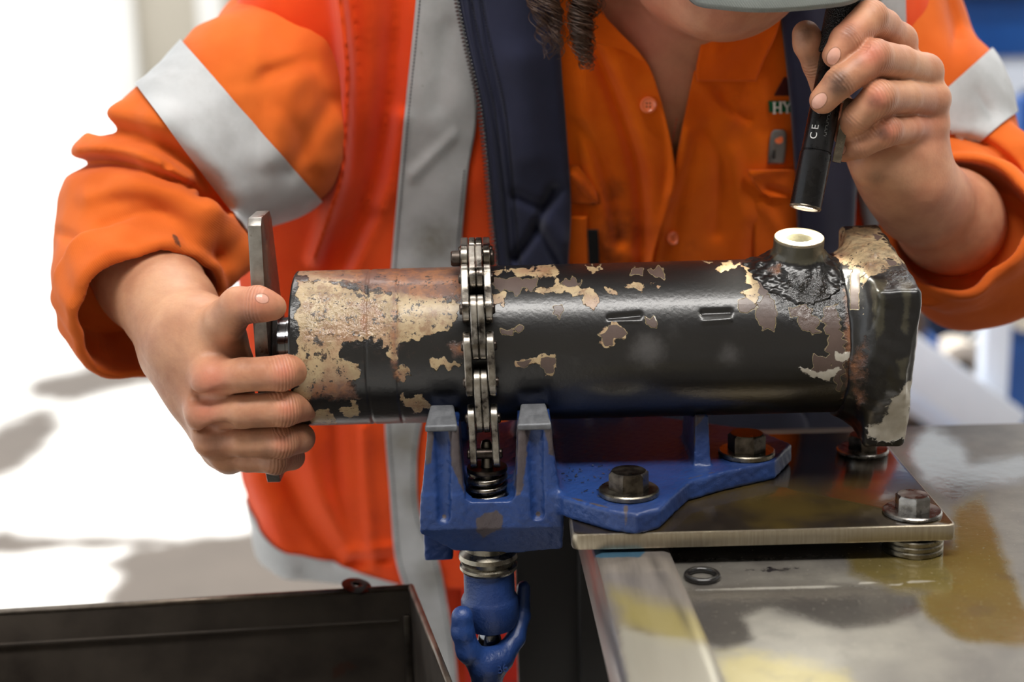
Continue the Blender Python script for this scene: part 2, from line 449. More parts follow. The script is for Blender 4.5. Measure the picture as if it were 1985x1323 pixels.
MAT['black_strap'] = m_cloth('black_webbing', lin(28, 26, 26), lin(20, 18, 18))
MAT['badge_green'] = m_cloth('green_badge_cloth', lin(24, 100, 62), lin(18, 86, 52))
MAT['badge_white'] = NT('white_lettering').out(lin(236, 236, 228), .7)
MAT['badge_maroon'] = m_cloth('maroon_badge_cloth', lin(84, 30, 26), lin(66, 24, 22))
MAT['tag_grey'] = m_metal('grey_tool_tag', lin(150, 150, 148), lin(125, 125, 124), metal=.4, scale=40)
# metals
MAT['steel'] = m_metal('worn_steel', lin(150, 144, 136), lin(92, 86, 80), (.22, .45), 70, .2, 1.0, (lin(70, 58, 48), .62))
MAT['chain'] = m_metal('oily_chain_steel', lin(186, 180, 170), lin(80, 73, 66), (.2, .4), 90, .3, 1.0, (lin(44, 38, 34), .57), coat=.15)
MAT['rivet'] = m_metal('dark_rivet_steel', lin(92, 84, 78), lin(46, 40, 37), (.3, .5), 120, .2)
MAT['bolt'] = m_metal('dark_bolt_steel', lin(112, 104, 94), lin(62, 56, 50), (.25, .45), 160, .25, 1.0, (lin(96, 66, 44), .66))
MAT['bolt_bright'] = m_metal('bright_bolt_steel', lin(178, 176, 172), lin(120, 116, 112), (.2, .4), 160, .2)
MAT['washer'] = m_metal('zinc_washer', lin(170, 164, 150), lin(120, 114, 102), (.22, .42), 110, .2, 1.0, (lin(110, 90, 60), .68))
MAT['pad'] = m_metal('cast_jaw_pad', lin(118, 120, 124), lin(96, 98, 102), (.5, .65), 260, .6, .5)
MAT['oily_dark'] = m_metal('oily_black_steel', lin(40, 36, 34), lin(18, 16, 15), (.18, .4), 60, .3, .6, coat=.4)
MAT['chrome'] = m_metal('oily_rod_chrome', lin(150, 150, 152), lin(96, 98, 104), (.08, .2), 40, .05, 1.0, coat=.4)
MAT['bar'] = m_metal('grey_bar_edge', lin(160, 156, 150), lin(104, 98, 92), (.25, .45), 90, .4, .85, (lin(84, 60, 44), .58), coat=.3)
MAT['bar_rust'] = m_metal('rusty_bar_face', lin(104, 76, 58), lin(64, 48, 40), (.3, .5), 120, .8, .5, (lin(150, 110, 80), .62), coat=.3)
MAT['tray'] = m_metal('dark_tray_steel', lin(84, 76, 68), lin(54, 48, 44), (.42, .6), 22, .2, .35, (lin(72, 50, 40), .66))
MAT['tray_rim'] = m_metal('tray_rim_steel', lin(150, 138, 124), lin(104, 92, 82), (.3, .45), 60, .25, .8)
MAT['rubber'] = NT('black_rubber').out(lin(26, 25, 26), .25, 0, Coat_Weight=.5)
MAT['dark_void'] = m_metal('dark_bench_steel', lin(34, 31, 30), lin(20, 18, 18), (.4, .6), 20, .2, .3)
def _blue():
    t = NT('blue_casting_paint'); n = t.noise(420, 3, .6); big = t.noise(45, 5, .65)
    c = t.mix(t.step(t.noise(14, 4), .3, .7), lin(34, 64, 122), lin(26, 48, 96))
    wear = t.step(t.math('ADD', t.attr('wear'), t.math('MULTIPLY', t.math('SUBTRACT', big, .5), .9)), .5, .62)
    c = t.mix(t.math('MULTIPLY', wear, .85), c, t.mix(t.noise(60), lin(112, 100, 92), lin(74, 64, 58)))
    sp = t.step(t.noise(150, 5, .7), .70, .74); c = t.mix(t.math('MULTIPLY', sp, .7), c, lin(30, 34, 52))
    return t.out(c, t.mixf(wear, .42, .5), t.math('MULTIPLY', wear, .5), t.bump(n, .5, .0008), Coat_Weight=.08, Coat_Roughness=.25)
MAT['blue'] = _blue()
def _barrel():
    t = NT('chipped_black_cylinder_paint'); v = t.coord()
    e = t.math('ADD', t.math('MULTIPLY', t.math('SUBTRACT', t.noise(150, 5, .65), .5), .7), t.math('MULTIPLY', t.math('SUBTRACT', t.noise(55, 4, .6), .5), .6))
    e2 = t.math('MULTIPLY', t.math('SUBTRACT', t.noise(420, 4, .6), .5), .35)
    ee = t.math('ADD', e, e2)
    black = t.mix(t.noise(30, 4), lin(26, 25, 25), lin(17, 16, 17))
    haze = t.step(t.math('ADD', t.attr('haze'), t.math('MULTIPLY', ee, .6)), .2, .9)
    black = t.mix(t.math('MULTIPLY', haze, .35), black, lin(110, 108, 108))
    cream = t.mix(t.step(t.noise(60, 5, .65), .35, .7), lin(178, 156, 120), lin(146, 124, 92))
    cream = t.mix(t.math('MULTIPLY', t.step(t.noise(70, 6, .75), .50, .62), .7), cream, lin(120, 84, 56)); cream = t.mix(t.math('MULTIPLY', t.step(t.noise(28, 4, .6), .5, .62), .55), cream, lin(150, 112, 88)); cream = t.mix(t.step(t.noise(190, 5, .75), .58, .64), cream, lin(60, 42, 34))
    prim = t.mix(t.noise(90, 4), lin(92, 75, 68), lin(70, 55, 50))
    rust = t.mix(t.step(t.noise(80, 5, .7), .4, .62), lin(112, 78, 64), lin(150, 98, 62))
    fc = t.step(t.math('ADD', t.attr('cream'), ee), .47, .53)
    fp = t.step(t.math('ADD', t.attr('primer'), t.math('MULTIPLY', ee, .6)), .47, .53)
    fe = t.step(t.math('ADD', t.attr('primer'), t.math('MULTIPLY', ee, .8)),   .41, .45)
    fr = t.step(t.math('ADD', t.attr('rust'), ee), .3, .75)
    fs = t.step(t.math('ADD', t.attr('speck'), t.math('MULTIPLY', t.math('SUBTRACT', t.noise(210, 5, .7), .5), 1.5)), .92, 1.0)
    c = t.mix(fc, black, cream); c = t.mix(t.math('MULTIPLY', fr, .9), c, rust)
    c = t.mix(t.math('MULTIPLY', fe, .55), c, lin(168, 150, 112)); c = t.mix(t.math('MULTIPLY', t.step(t.math('ADD', t.attr('olive'), ee), .3, .7), .75), c, t.mix(t.noise(70, 4), lin(84, 80, 64), lin(60, 57, 46))); c = t.mix(fp, c, prim)
    fs2 = t.step(t.math('ADD', t.attr('speck'), t.math('MULTIPLY', t.math('SUBTRACT', t.noise(80, 6, .72), .5), 2.2)), 1.0, 1.08)
    c = t.mix(fs, c, lin(38, 30, 28)); c = t.mix(t.math('MULTIPLY', fs2, .9), c, lin(30, 25, 23))
    wh = t.step(t.math('ADD', t.attr('white'), t.math('MULTIPLY', ee, 1.7)), .42, .62); c = t.mix(wh, c, t.mix(t.noise(120), lin(206, 202, 192), lin(150, 140, 124)))
    bare = t.math('MAXIMUM', t.math('MAXIMUM', fc, fr), t.math('MAXIMUM', fp, wh))
    wet = t.step(t.math('ADD', t.attr('wet'), t.math('MULTIPLY', t.math('SUBTRACT', t.noise(300, 3), .5), .8)), .5, .7)
    r = t.mixf(bare, .31, .5); r = t.mixf(wet, r, .1)
    h = t.math('MULTIPLY', bare, -1.0)
    b = t.bump(h, .7, .0009); b = t.bump(t.noise(330, 3, .55), .16, .0010, b)
    wb = t.math('MULTIPLY', t.noise(260, 4, .6), t.attr('wet')); b = t.bump(wb, .8, .003, b)
    return t.out(c, r, 0.0, b, Specular_IOR_Level=.55, Coat_Weight=t.mixf(wet, .2, .7), Coat_Roughness=t.mixf(wet, .18, .05))
MAT['barrel'] = _barrel()
def _bench():
    t = NT('oily_bench_sheet'); ee = t.math('MULTIPLY', t.math('SUBTRACT', t.noise(45, 6, .65), .5), .7)
    g = t.mix(t.step(t.noise(18, 5, .6), .3, .7), lin(118, 114, 106), lin(94, 90, 85))
    g = t.mix(t.step(t.noise(120, 5, .75), .66, .75), g, lin(150, 145, 134))
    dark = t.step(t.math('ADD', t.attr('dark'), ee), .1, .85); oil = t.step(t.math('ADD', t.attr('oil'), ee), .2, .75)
    ed = t.math('MULTIPLY', t.step(t.math('ADD', t.attr('oil'), ee), .40, .47), t.math('SUBTRACT', 1.0, oil))
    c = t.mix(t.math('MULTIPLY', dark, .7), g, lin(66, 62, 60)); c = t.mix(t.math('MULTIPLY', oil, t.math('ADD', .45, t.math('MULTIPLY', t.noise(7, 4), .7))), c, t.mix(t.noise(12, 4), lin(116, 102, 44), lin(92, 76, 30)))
    c = t.mix(t.math('MULTIPLY', ed, .5), c, lin(104, 96, 70))
    y = t.step(t.math('ADD', t.attr('yellow'), ee), .3, .8); c = t.mix(t.math('MULTIPLY', y, .5), c, lin(160, 146, 74))
    sc = t.step(t.math('ADD', t.attr('scuff'), t.math('MULTIPLY', t.math('SUBTRACT', t.noise(140, 5, .7), .5), 1.6)), .8, .95); c = t.mix(sc, c, lin(34, 30, 32))
    wl = t.step(t.attr('line'), .4, .7); c = t.mix(t.math('MULTIPLY', wl, .5), c, lin(200, 196, 186))
    c = t.mix(t.math('MULTIPLY', t.step(t.noise(26, 6, .7), .52, .68), .4), c, lin(72, 68, 63)); c = t.mix(t.math('MULTIPLY', t.step(t.noise(300, 4, .7), .6, .72), .35), c, lin(176, 170, 156))
    wet = t.math('MAXIMUM', dark, oil)
    return t.out(c, t.mixf(wet, .48, .16), .25, t.bump(t.noise(90, 5, .65), .2, .001), Coat_Weight=t.math('MULTIPLY', wet, .5), Coat_Roughness=.06)
MAT['bench'] = _bench()
def _plate():
    t = NT('oily_mounting_plate'); n = t.noise(40, 5, .6)
    c = t.mix(t.step(n, .35, .7), lin(60, 52, 45), lin(40, 34, 30)); c = t.mix(t.step(t.noise(9, 4), .45, .65), c, lin(92, 76, 40))
    return t.out(c, t.mixf(n, .14, .3), .55, t.bump(t.noise(150, 4), .1, .0006), Coat_Weight=.5, Coat_Roughness=.08)
MAT['plate'] = _plate()
def _plate_edge():
    t = NT('ground_plate_edge'); n = t.noise(1.0, 4, .7, t.coord((420, 420, 25))); k = t.noise(1.0, 2, .5, t.coord((110, 20, 4)))
    c = t.mix(n, lin(190, 180, 160), lin(126, 114, 96)); c = t.mix(t.step(k, .69, .71), c, lin(30, 27, 26))
    return t.out(c, .32, .85, t.bump(n, .4, .0008))
MAT['plate_edge'] = _plate_edge()
def _rail():
    t = NT('oily_grey_rail'); ee = t.math('MULTIPLY', t.math('SUBTRACT', t.noise(40, 6, .65), .5), .6)
    c = t.mix(t.step(t.noise(1.0, 4, .6, t.coord((60, 6, 60))), .3, .7), lin(124, 117, 111), lin(94, 88, 84))
    y = t.step(t.math('ADD', t.attr('yellow'), ee), .1, .95); c = t.mix(t.math('MULTIPLY', y, .6), c, lin(150, 136, 62))
    p = t.step(t.math('ADD', t.attr('pale'), ee), .35, .65); c = t.mix(t.math('MULTIPLY', p, .7), c, lin(152, 148, 134))
    c = t.mix(t.math('MULTIPLY', t.attr('seam'), .6), c, lin(50, 46, 46))
    b = t.step(t.math('ADD', t.attr('bluepaint'), ee), .45, .6); c = t.mix(t.math('MULTIPLY', b, .8), c, lin(40, 92, 118))
    return t.out(c, .3, .3, t.bump(t.noise(120, 4), .1, .0008), Coat_Weight=.3, Coat_Roughness=.1)
MAT['rail'] = _rail()
# torch
MAT['torch'] = m_metal('black_anodised', lin(26, 25, 26), lin(18, 17, 18), (.22, .36), 200, .1, .4)
MAT['knurl'] = (lambda t: t.out(lin(24, 24, 26), .4, .3, t.bump(t.voro(900), .9, .001)))(NT('knurled_black'))
MAT['print'] = NT('grey_print').out(lin(190, 190, 188), .5)
MAT['print_dim'] = NT('dim_grey_print').out(lin(110, 110, 108), .5)
MAT['clip'] = m_metal('steel_clip', lin(150, 140, 124), lin(96, 88, 78), (.2, .4), 90, .1, .9)
def _lens():
    t = NT('lit_torch_lens'); return t.out(lin(240, 245, 250), .1, 0, Emission_Color=(1, 1, .97, 1), Emission_Strength=6.0)
MAT['lens'] = _lens()
# setting
def _floor():
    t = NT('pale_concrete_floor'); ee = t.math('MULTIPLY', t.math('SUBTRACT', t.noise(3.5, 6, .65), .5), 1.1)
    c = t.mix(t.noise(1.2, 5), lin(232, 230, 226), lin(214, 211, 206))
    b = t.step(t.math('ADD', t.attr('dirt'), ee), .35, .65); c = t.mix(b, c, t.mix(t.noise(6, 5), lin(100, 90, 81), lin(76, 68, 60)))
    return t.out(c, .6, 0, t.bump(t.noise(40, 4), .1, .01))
MAT['floor'] = _floor()
MAT['wall'] = (lambda t: t.out(t.mix(t.noise(.6, 3), lin(186, 178, 164), lin(172, 164, 150)), .7, 0))(NT('beige_wall_paint'))
MAT['wall_white'] = (lambda t: t.out(t.mix(t.noise(.6, 3), lin(232, 230, 226), lin(220, 218, 214)), .7, 0))(NT('white_wall_paint'))
MAT['ceiling'] = (lambda t: t.out(t.mix(t.noise(.8, 3), lin(120, 118, 114), lin(100, 98, 95)), .8, 0))(NT('grey_roof_sheet'))
MAT['white_paint'] = (lambda t: t.out(t.mix(t.noise(14, 3), lin(214, 222, 234), lin(196, 206, 222)), .4, 0))(NT('white_frame_paint'))
MAT['blue_paint'] = (lambda t: t.out(t.mix(t.noise(9, 3), lin(22, 84, 160), lin(14, 62, 128)), .4, 0))(NT('blue_frame_paint'))
MAT['dark_blue'] = (lambda t: t.out(t.mix(t.noise(9, 3), lin(34, 56, 92), lin(24, 40, 70)), .5, 0))(NT('dark_blue_paint'))
MAT['cardboard'] = (lambda t: t.out(t.mix(t.noise(12, 3), lin(196, 170, 146), lin(170, 144, 120)), .8, 0))(NT('cardboard'))
MAT['cream'] = (lambda t: t.out(t.mix(t.noise(20, 3), lin(220, 210, 196), lin(200, 190, 176)), .5, 0))(NT('cream_plastic'))
MAT['brown_dark'] = (lambda t: t.out(t.mix(t.noise(10, 3), lin(92, 74, 62), lin(70, 56, 46)), .6, 0))(NT('brown_goods'))
MAT['lamp_white'] = NT('lamp_housing').out(lin(230, 230, 228), .5)
MAT['lamp_glow'] = NT('lamp_tube').out(lin(255, 252, 246), .4, 0, Emission_Color=(1, .97, .93, 1), Emission_Strength=4.0)

# ================================================================== the setting
def grid_obj(name, xs, ys, zfun, mat, polys_attr, kind=None, parent=None):
    X, Yg = np.meshgrid(xs, ys, indexing='ij'); V = np.stack([X.ravel(), Yg.ravel(), np.full(X.size, zfun)], 1)
    n, m = len(xs), len(ys); I = np.arange(n * m).reshape(n, m)
    Fq = np.stack([I[:-1, :-1], I[1:, :-1], I[1:, 1:], I[:-1, 1:]], -1).reshape(-1, 4)
    P = project(V); P[V[:, 1] < -.9] = -9999
    at = {k: f(P) for k, f in polys_attr.items()}
    o = mobj(name, V, Fq.tolist() if len(V) < 20000 else Fq, mat, parent, attrs=at)
    return o
# floor of the shop and the yard beyond the open side
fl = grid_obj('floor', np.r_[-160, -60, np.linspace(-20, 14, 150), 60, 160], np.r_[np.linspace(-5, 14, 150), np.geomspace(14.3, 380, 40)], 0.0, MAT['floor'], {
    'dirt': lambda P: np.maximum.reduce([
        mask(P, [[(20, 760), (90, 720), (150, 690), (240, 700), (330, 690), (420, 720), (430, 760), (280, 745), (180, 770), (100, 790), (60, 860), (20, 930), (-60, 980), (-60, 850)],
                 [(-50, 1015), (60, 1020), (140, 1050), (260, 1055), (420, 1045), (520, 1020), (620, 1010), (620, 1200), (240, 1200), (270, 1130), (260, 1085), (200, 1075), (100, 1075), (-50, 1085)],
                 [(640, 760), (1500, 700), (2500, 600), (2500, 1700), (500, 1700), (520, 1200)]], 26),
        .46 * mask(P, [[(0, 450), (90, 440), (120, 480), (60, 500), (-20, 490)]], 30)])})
tag(fl, kind='structure')
wb = box('wall_back', ((PY(212, 100, 16)[0] + 14) / 2, 16.1, 1.8), (14 - PY(212, 100, 16)[0], .2, 3.6), MAT['wall'], None, .01); tag(wb, kind='structure')
x0 = PY(212, 100, 15.9)[0]
t1 = box('trim_1', (x0 + .16, 15.93, 1.8), (.32, .14, 3.6), MAT['wall_white'], None, .02); tag(t1, kind='structure')
x1 = PY(412, 100, 15.9)[0]
t2 = box('trim_2', (x1, 15.95, 1.8), (.30, .1, 3.6), MAT['wall_white'], None, .02); tag(t2, kind='structure')
ce = box('ceiling', (1.0, -1.4, 4.3), (13, 7.6, .12), MAT['ceiling'], None, .01); tag(ce, kind='structure')  # unseen roof, added to keep sun and sky off the worker
wf = box('fill_block_wall', (1.0, -5.3, 2.1), (13, .2, 4.2), MAT['wall'], None, .01); tag(wf, kind='structure')  # unseen wall, added to cut the fill light from the front
wr = box('wall_right', (6.6, 2.0, 2.1), (.2, 14, 4.2), MAT['wall_white'], None, .01); tag(wr, kind='structure')
for i, (lx, ly, lz) in enumerate(LAMPS):
    e = thing('ceiling_lamp', (lx, ly, lz), 'long white ceiling lamp over the ' + ('bench front' if i == 0 else 'worker'), 'lamp', 'ceiling lamps')
    box('housing', (lx, ly, lz + .06), (2.5, .42, .06), MAT['lamp_white'], e, .01)
    for s in (-.1, .1): tube('lamp_tube', [(lx - 1.15, ly + s, lz + .0), (lx + 1.15, ly + s, lz + .0)], .016, MAT['lamp_glow'], e, 12)
    for s in (-1, 1): tube('hanger', [(lx + s, ly, lz + .09), (lx + s, ly, 4.24)], .006, MAT['steel'], e, 8)

# ---- blurred goods behind the worker's lit arm
def pbox(name, px0, py0, px1, py1, Y, dep, mat, parent, bev=.006):
    a = PY(px0, py0, Y); b = PY(px1, py1, Y)
    return box(name, ((a[0] + b[0]) / 2, Y + dep / 2, (a[2] + b[2]) / 2), (abs(b[0] - a[0]), dep, abs(b[2] - a[2])), mat, parent, bev)
Yk = 1.55
p0 = PY(1925, 700, Yk)
rk = thing('steel_trestle', (p0[0], Yk, 0), 'white painted steel trestle with diagonal brace behind the bench', 'trestle')
pz_ = float(PY(1925, 470, Yk)[2]); bm = bmesh.new(); bm_box(bm, (p0[0], Yk, pz_ / 2), (.047, .047, pz_), None, .004); bmobj('post', bm, MAT['white_paint'], rk)
a = PY(1755, 690, Yk - .05); b = PY(1955, 832, Yk - .05); d = b - a; L = np.linalg.norm(d) * 1.5
ang = math.atan2(d[2], d[0]); R = Matrix.Rotation(-ang, 3, 'Y')
c = (a + b) / 2 - d / np.linalg.norm(d) * L * .16
bm = bmesh.new(); bm_box(bm, c, (L, .05, .085), R, .004); bmobj('brace', bm, MAT['white_paint'], rk)
bm = bmesh.new(); bm_box(bm, (c[0], Yk + .03, c[2] - .075), (L, .03, .05), R, .004); bmobj('brace_flange', bm, MAT['white_paint'], rk)
bm = bmesh.new(); bm_box(bm, (p0[0] - .45, Yk, pz_ / 2), (.047, .047, pz_), None, .004); bmobj('post', bm, MAT['white_paint'], rk)
bm = bmesh.new(); bm_box(bm, (p0[0] - .2, Yk, .12), (.6, .047, .047), None, .004); bmobj('foot_rail', bm, MAT['white_paint'], rk)
# blue machine cabinet
q0 = PY(1956, 500, 1.75); q1 = PY(2300, 900, 1.75)
cb = thing('machine_cabinet', ((q0[0] + q1[0]) / 2, 1.9, 0), 'blue machine cabinet standing behind the white trestle', 'cabinet')
box('cabinet_body', ((q0[0] + q1[0]) / 2 + .09, 1.90, .53), (q1[0] - q0[0], .22, 1.06), MAT['dark_blue'], cb, .01)
box('door_stile', (q0[0] + .03, 1.77, .53), (.055, .05, 1.06), MAT['blue_paint'], cb, .006)
for k, (px, py) in enumerate(((1975, 545), (1978, 610))):
    c = PY(px, py, 1.74); lathe('round_dial', [(0, 0), (.026, 0), (.028, .01), (.028, .03), (0, .03)], c, (0, -1, 0), MAT['cream'], cb, 32)
# big blue beam with pale panel under it (upper right)
hb = thing('lifting_machine', (PY(2000, 100, 2.6)[0], 2.7, 0), 'blue lifting machine with a pale skirt panel behind the raised arm', 'machine')
pbox('top_beam', 1800, -160, 2500, 96, 2.6, .4, MAT['blue_paint'], hb, .01)
pbox('dark_grille', 1850, -160, 2500, -20, 2.55, .05, MAT['dark_blue'], hb, .01)
pbox('skirt_panel', 1790, 104, 2500, 330, 2.62, .35, MAT['white_paint'], hb, .01)
za = PY(1900, 330, 2.62)[2]
for px in (1840, 2200):
    c = PY(px, 330, 2.75); box('machine_leg', (c[0], 2.78, za / 2), (.09, .09, za), MAT['dark_blue'], hb, .006)
# shelf of goods under it
sx0, sx1 = PY(1690, 700, 2.0)[0], PY(1905, 700, 2.0)[0]
sz = PY(1800, 752, 2.0)[2]
sh = thing('goods_shelf', ((sx0 + sx1) / 2, 2.1, 0), 'low dark shelf carrying parts behind the bench corner', 'shelf')
box('shelf_board', ((sx0 + sx1) / 2, 2.1, sz - .012), (sx1 - sx0 - .06, .55, .024), MAT['brown_dark'], sh, .003)
for sxx in (sx0 + .05, sx1 - .05):
    for syy in (1.9, 2.3): box('shelf_leg', (sxx, syy, (sz - .024) / 2), (.03, .03, sz - .024), MAT['dark_void'], sh, .003)
def goods(px0, px1, pyt, Y, dep, mat, name, label, cat):
    a = PY(px0, 700, Y)[0]; b = PY(px1, 700, Y)[0]; zt = PY((px0 + px1) / 2, pyt, Y)[2]
    o = box(name, ((a + b) / 2, Y + dep / 2, (sz + zt) / 2), (b - a, dep, zt - sz), mat, None, .012, seg=3); tag(o, label, cat); return o
goods(1700, 1795, 600, 2.0, .18, MAT['brown_dark'], 'brown_carton', 'brown carton standing on the low shelf', 'box')
goods(1800, 1824, 660, 2.0, .14, MAT['blue_paint'], 'blue_container', 'blue container on the low shelf beside a brown carton', 'container')
c = PY(1868, 712, 1.98)
rl = thing('tape_roll', (c[0], 1.98, sz), 'cream roll of tape standing on the low shelf', 'roll')
rr = c[2] - sz
lathe('roll_body', [(.018, 0), (rr, 0), (rr, .09), (.018, .09)], (c[0], 1.98, sz + rr), (0, 1, 0), MAT['cream'], rl, 40, closed=True)
lathe('roll_core', [(.014, -.004), (.02, -.004), (.02, .094), (.014, .094)], (c[0], 1.98, sz + rr), (0, 1, 0), MAT['brown_dark'], rl, 32, closed=True)
c = PY(1850, 615, 2.35)
hz = thing('hose_coil', (c[0], 2.35, sz), 'coiled dark blue hose standing at the back of the low shelf', 'hose')
hr = c[2] - sz
for k in range(4):
    rr = hr - .012 - k * .014
    tube('hose_turn', [(c[0] + rr * math.cos(t), 2.35 + .012 * (k % 2), sz + hr + rr * math.sin(t)) for t in np.linspace(0, 2 * math.pi, 40)], .0075, MAT['dark_blue'], hz, 8)

# ================================================================== workbench, plate, tray
BZ, PT = 0.900, 0.924     # bench top, plate top
bench = thing('workbench', (.5, 0, 0), 'oily grey sheet-steel workbench under the chain vise', 'bench')
top = grid_obj('bench_top', np.linspace(.085, .95, 190), np.linspace(-.62, .172, 190), BZ, MAT['bench'], {
    'oil': lambda P: mask(P, [[(1640, 1065), (1760, 1075), (1850, 1060), (1850, 985), (1905, 960), (1935, 1060), (1985, 1170), (2040, 1240), (1980, 1252), (1880, 1245), (1800, 1200), (1780, 1150), (1700, 1130), (1650, 1110)]], 26),
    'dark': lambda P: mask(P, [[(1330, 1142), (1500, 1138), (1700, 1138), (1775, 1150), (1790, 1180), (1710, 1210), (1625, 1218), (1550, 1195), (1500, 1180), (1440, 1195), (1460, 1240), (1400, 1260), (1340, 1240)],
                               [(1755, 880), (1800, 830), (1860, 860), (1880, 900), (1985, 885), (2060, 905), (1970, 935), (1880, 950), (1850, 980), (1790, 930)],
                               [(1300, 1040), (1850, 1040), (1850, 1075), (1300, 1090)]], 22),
    'yellow': lambda P: mask(P, [[(1390, 1265), (1470, 1265), (1640, 1300), (1700, 1400), (1400, 1400)]], 40),
    'scuff': lambda P: mask(P, [[(1430, 1098), (1560, 1092), (1555, 1112), (1440, 1116)]], 10),
    'line': lambda P: np.maximum(np.clip(1 - np.minimum(segdist(P, [(1345, 1143), (1500, 1141), (1600, 1138), (1660, 1140)]), segdist(P, [(1660, 1130), (1740, 1134), (1770, 1128), (1845, 1130)])) / 4, 0, 1), 0)},
    parent=bench)
WL_top = top
box('top_edge', (.5175, -.224, BZ - .006), (.865, .79, .0112), MAT['rail'], bench, .001)
# square tube rail at the bench end (top a little proud of the sheet), painted with splashes of oil
def rail():
    e0 = PZ(1150, 1075, .9105); e1 = PZ(1215, 1323, .9105); g0 = PZ(1305, 1070, .9105); g1 = PZ(1415, 1323, .9105)
    def ext(a, b, y): t = (y - a[1]) / (b[1] - a[1]); return a + (b - a) * t
    n = 120; ys = np.linspace(.17, -.62, n); V = []; prof = 17
    for y in ys:
        l = ext(e0, e1, y); r = ext(g0, g1, y); zt = .9105; zb = .8605; b = .006
        pr = [(l[0], zb + b), (l[0], zt - b), (l[0] + .3 * b, zt - .3 * b), (l[0] + b, zt)]
        pr += [(l[0] + b + (r[0] - l[0] - 2 * b) * k / 9, zt) for k in range(1, 10)]
        pr += [(r[0] - .3 * b, zt - .3 * b), (r[0], zt - b), (r[0], zb + b), (r[0] - b, zb), (l[0] + b, zb)]
        V += [(x, y, z) for x, z in pr]
    m = len(V) // n; Fc = []
    for i in range(n - 1):
        for k in range(m): Fc.append([i * m + k, i * m + (k + 1) % m, (i + 1) * m + (k + 1) % m, (i + 1) * m + k])
    Fc.append(list(range(m))[::-1]); Fc.append([(n - 1) * m + k for k in range(m)])
    V = np.array(V); P = project(V)
    at = {'yellow': mask(P, [[(1180, 1140), (1260, 1165), (1345, 1185), (1385, 1245), (1300, 1250), (1210, 1215)]], 26),
          'pale': mask(P, [[(1200, 1215), (1380, 1255), (1450, 1420), (1230, 1420)]], 30), 'seam': np.clip(1 - segdist(P.astype(np.float32), [(1262, 1080), (1300, 1150), (1345, 1235), (1400, 1340)]) / 6, 0, 1), 'bluepaint': mask(P, [[(1140, 1050), (1260, 1050), (1245, 1080), (1150, 1082)]], 8)}
    bm = bmesh.new(); vv = [bm.verts.new(v) for v in V]
    for f in Fc: bm.faces.new([vv[i] for i in f])
    bmesh.ops.recalc_face_normals(bm, faces=bm.faces); Fc = [[v.index for v in f.verts] for f in bm.faces]
    bm.verts.index_update(); Fc = [[v.index for v in f.verts] for f in bm.faces]; bm.free()
    return mobj('edge_rail', V, Fc, MAT['rail'], bench, attrs=at, angle=40)
rail()
# dark legs and apron below
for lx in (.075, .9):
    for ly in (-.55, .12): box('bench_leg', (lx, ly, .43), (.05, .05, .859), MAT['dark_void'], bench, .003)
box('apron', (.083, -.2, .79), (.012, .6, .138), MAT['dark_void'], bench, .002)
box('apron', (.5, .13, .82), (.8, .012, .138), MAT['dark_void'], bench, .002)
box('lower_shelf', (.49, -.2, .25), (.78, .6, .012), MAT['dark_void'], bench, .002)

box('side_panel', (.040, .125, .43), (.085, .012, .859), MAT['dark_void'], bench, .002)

# ---- mounting plate
px0, px1, py0, py1 = .0355, .2885, -.125, .085
plate = thing('mounting_plate', ((px0 + px1) / 2, -.03, PT - .012), 'oily flat steel mounting plate bolted down under the blue vise', 'plate')
bm = bmesh.new(); bm_box(bm, ((px0 + px1) / 2, (py0 + py1) / 2, PT - .0055), (px1 - px0 - .0006, py1 - py0 - .0006, .011), None, .0)
vert = [e for e in bm.edges if abs(e.verts[0].co.z - e.verts[1].co.z) > .005]
bmesh.ops.bevel(bm, geom=vert, offset=.006, segments=4, affect='EDGES', profile=.5)
es = [e for e in bm.edges if e.calc_face_angle(0) > rad(50)]
bmesh.ops.bevel(bm, geom=es, offset=.0016, segments=2, affect='EDGES', profile=.5)
po = bmobj('plate_body', bm, MAT['plate'], plate)
po.data.materials.append(MAT['plate_edge'])
for p_ in po.data.polygons:
    if abs(p_.normal.z) < .93: p_.material_index = 1

def hex_bolt_meshes(parent, loc, r, hh, wr, wt, hm, wm, rot=0.3, label=None, name='bolt'):
    """bolt with chamfered hex head standing on a washer; loc = seat of the washer"""
    loc = np.asarray(loc, float)
    bm = bmesh.new()
    lo = [bm.verts.new((x, y, 0)) for x, y in hexring(r, 6, rot)]
    mi = [bm.verts.new((x, y, hh * .84)) for x, y in hexring(r, 6, rot)]
    tp = [bm.verts.new((x, y, hh)) for x, y in hexring(r * .84, 24, rot)]
    bm.faces.new(lo[::-1]); bm.faces.new(tp)
    for i in range(6):
        j = (i + 1) % 6; bm.faces.new((lo[i], lo[j], mi[j], mi[i]))
        bm.faces.new([mi[i], mi[j]] + [tp[(4 * (i + 1) - k) % 24] for k in range(5)])
    es = [e for e in bm.edges if e.calc_face_angle(0) > rad(20)]
    bmesh.ops.bevel(bm, geom=es, offset=.0005, segments=2, affect='EDGES', profile=.5)
    bmesh.ops.translate(bm, verts=bm.verts, vec=loc + np.array([0, 0, wt]))
    b = bmobj(name, bm, hm, parent)
    lathe('washer', [(.3 * r, 0), (wr - .0008, 0), (wr, .0007), (wr, wt - .0008), (wr - .0009, wt), (.3 * r, wt)], loc, (0, 0, 1), wm, b, 48)
    return b
hex_bolt_meshes(plate, PZ(1768, 996, PT), .0118, .0108, .0195, .003, MAT['bolt_bright'], MAT['bolt_bright'], .45)
hex_bolt_meshes(plate, PZ(1672, 876, PT), .0118, .0108, .0195, .003, MAT['bolt'], MAT['bolt_bright'], .2)
hex_bolt_meshes(plate, (.06, .066, PT), .0118, .0108, .0195, .003, MAT['bolt'], MAT['washer'], .2)
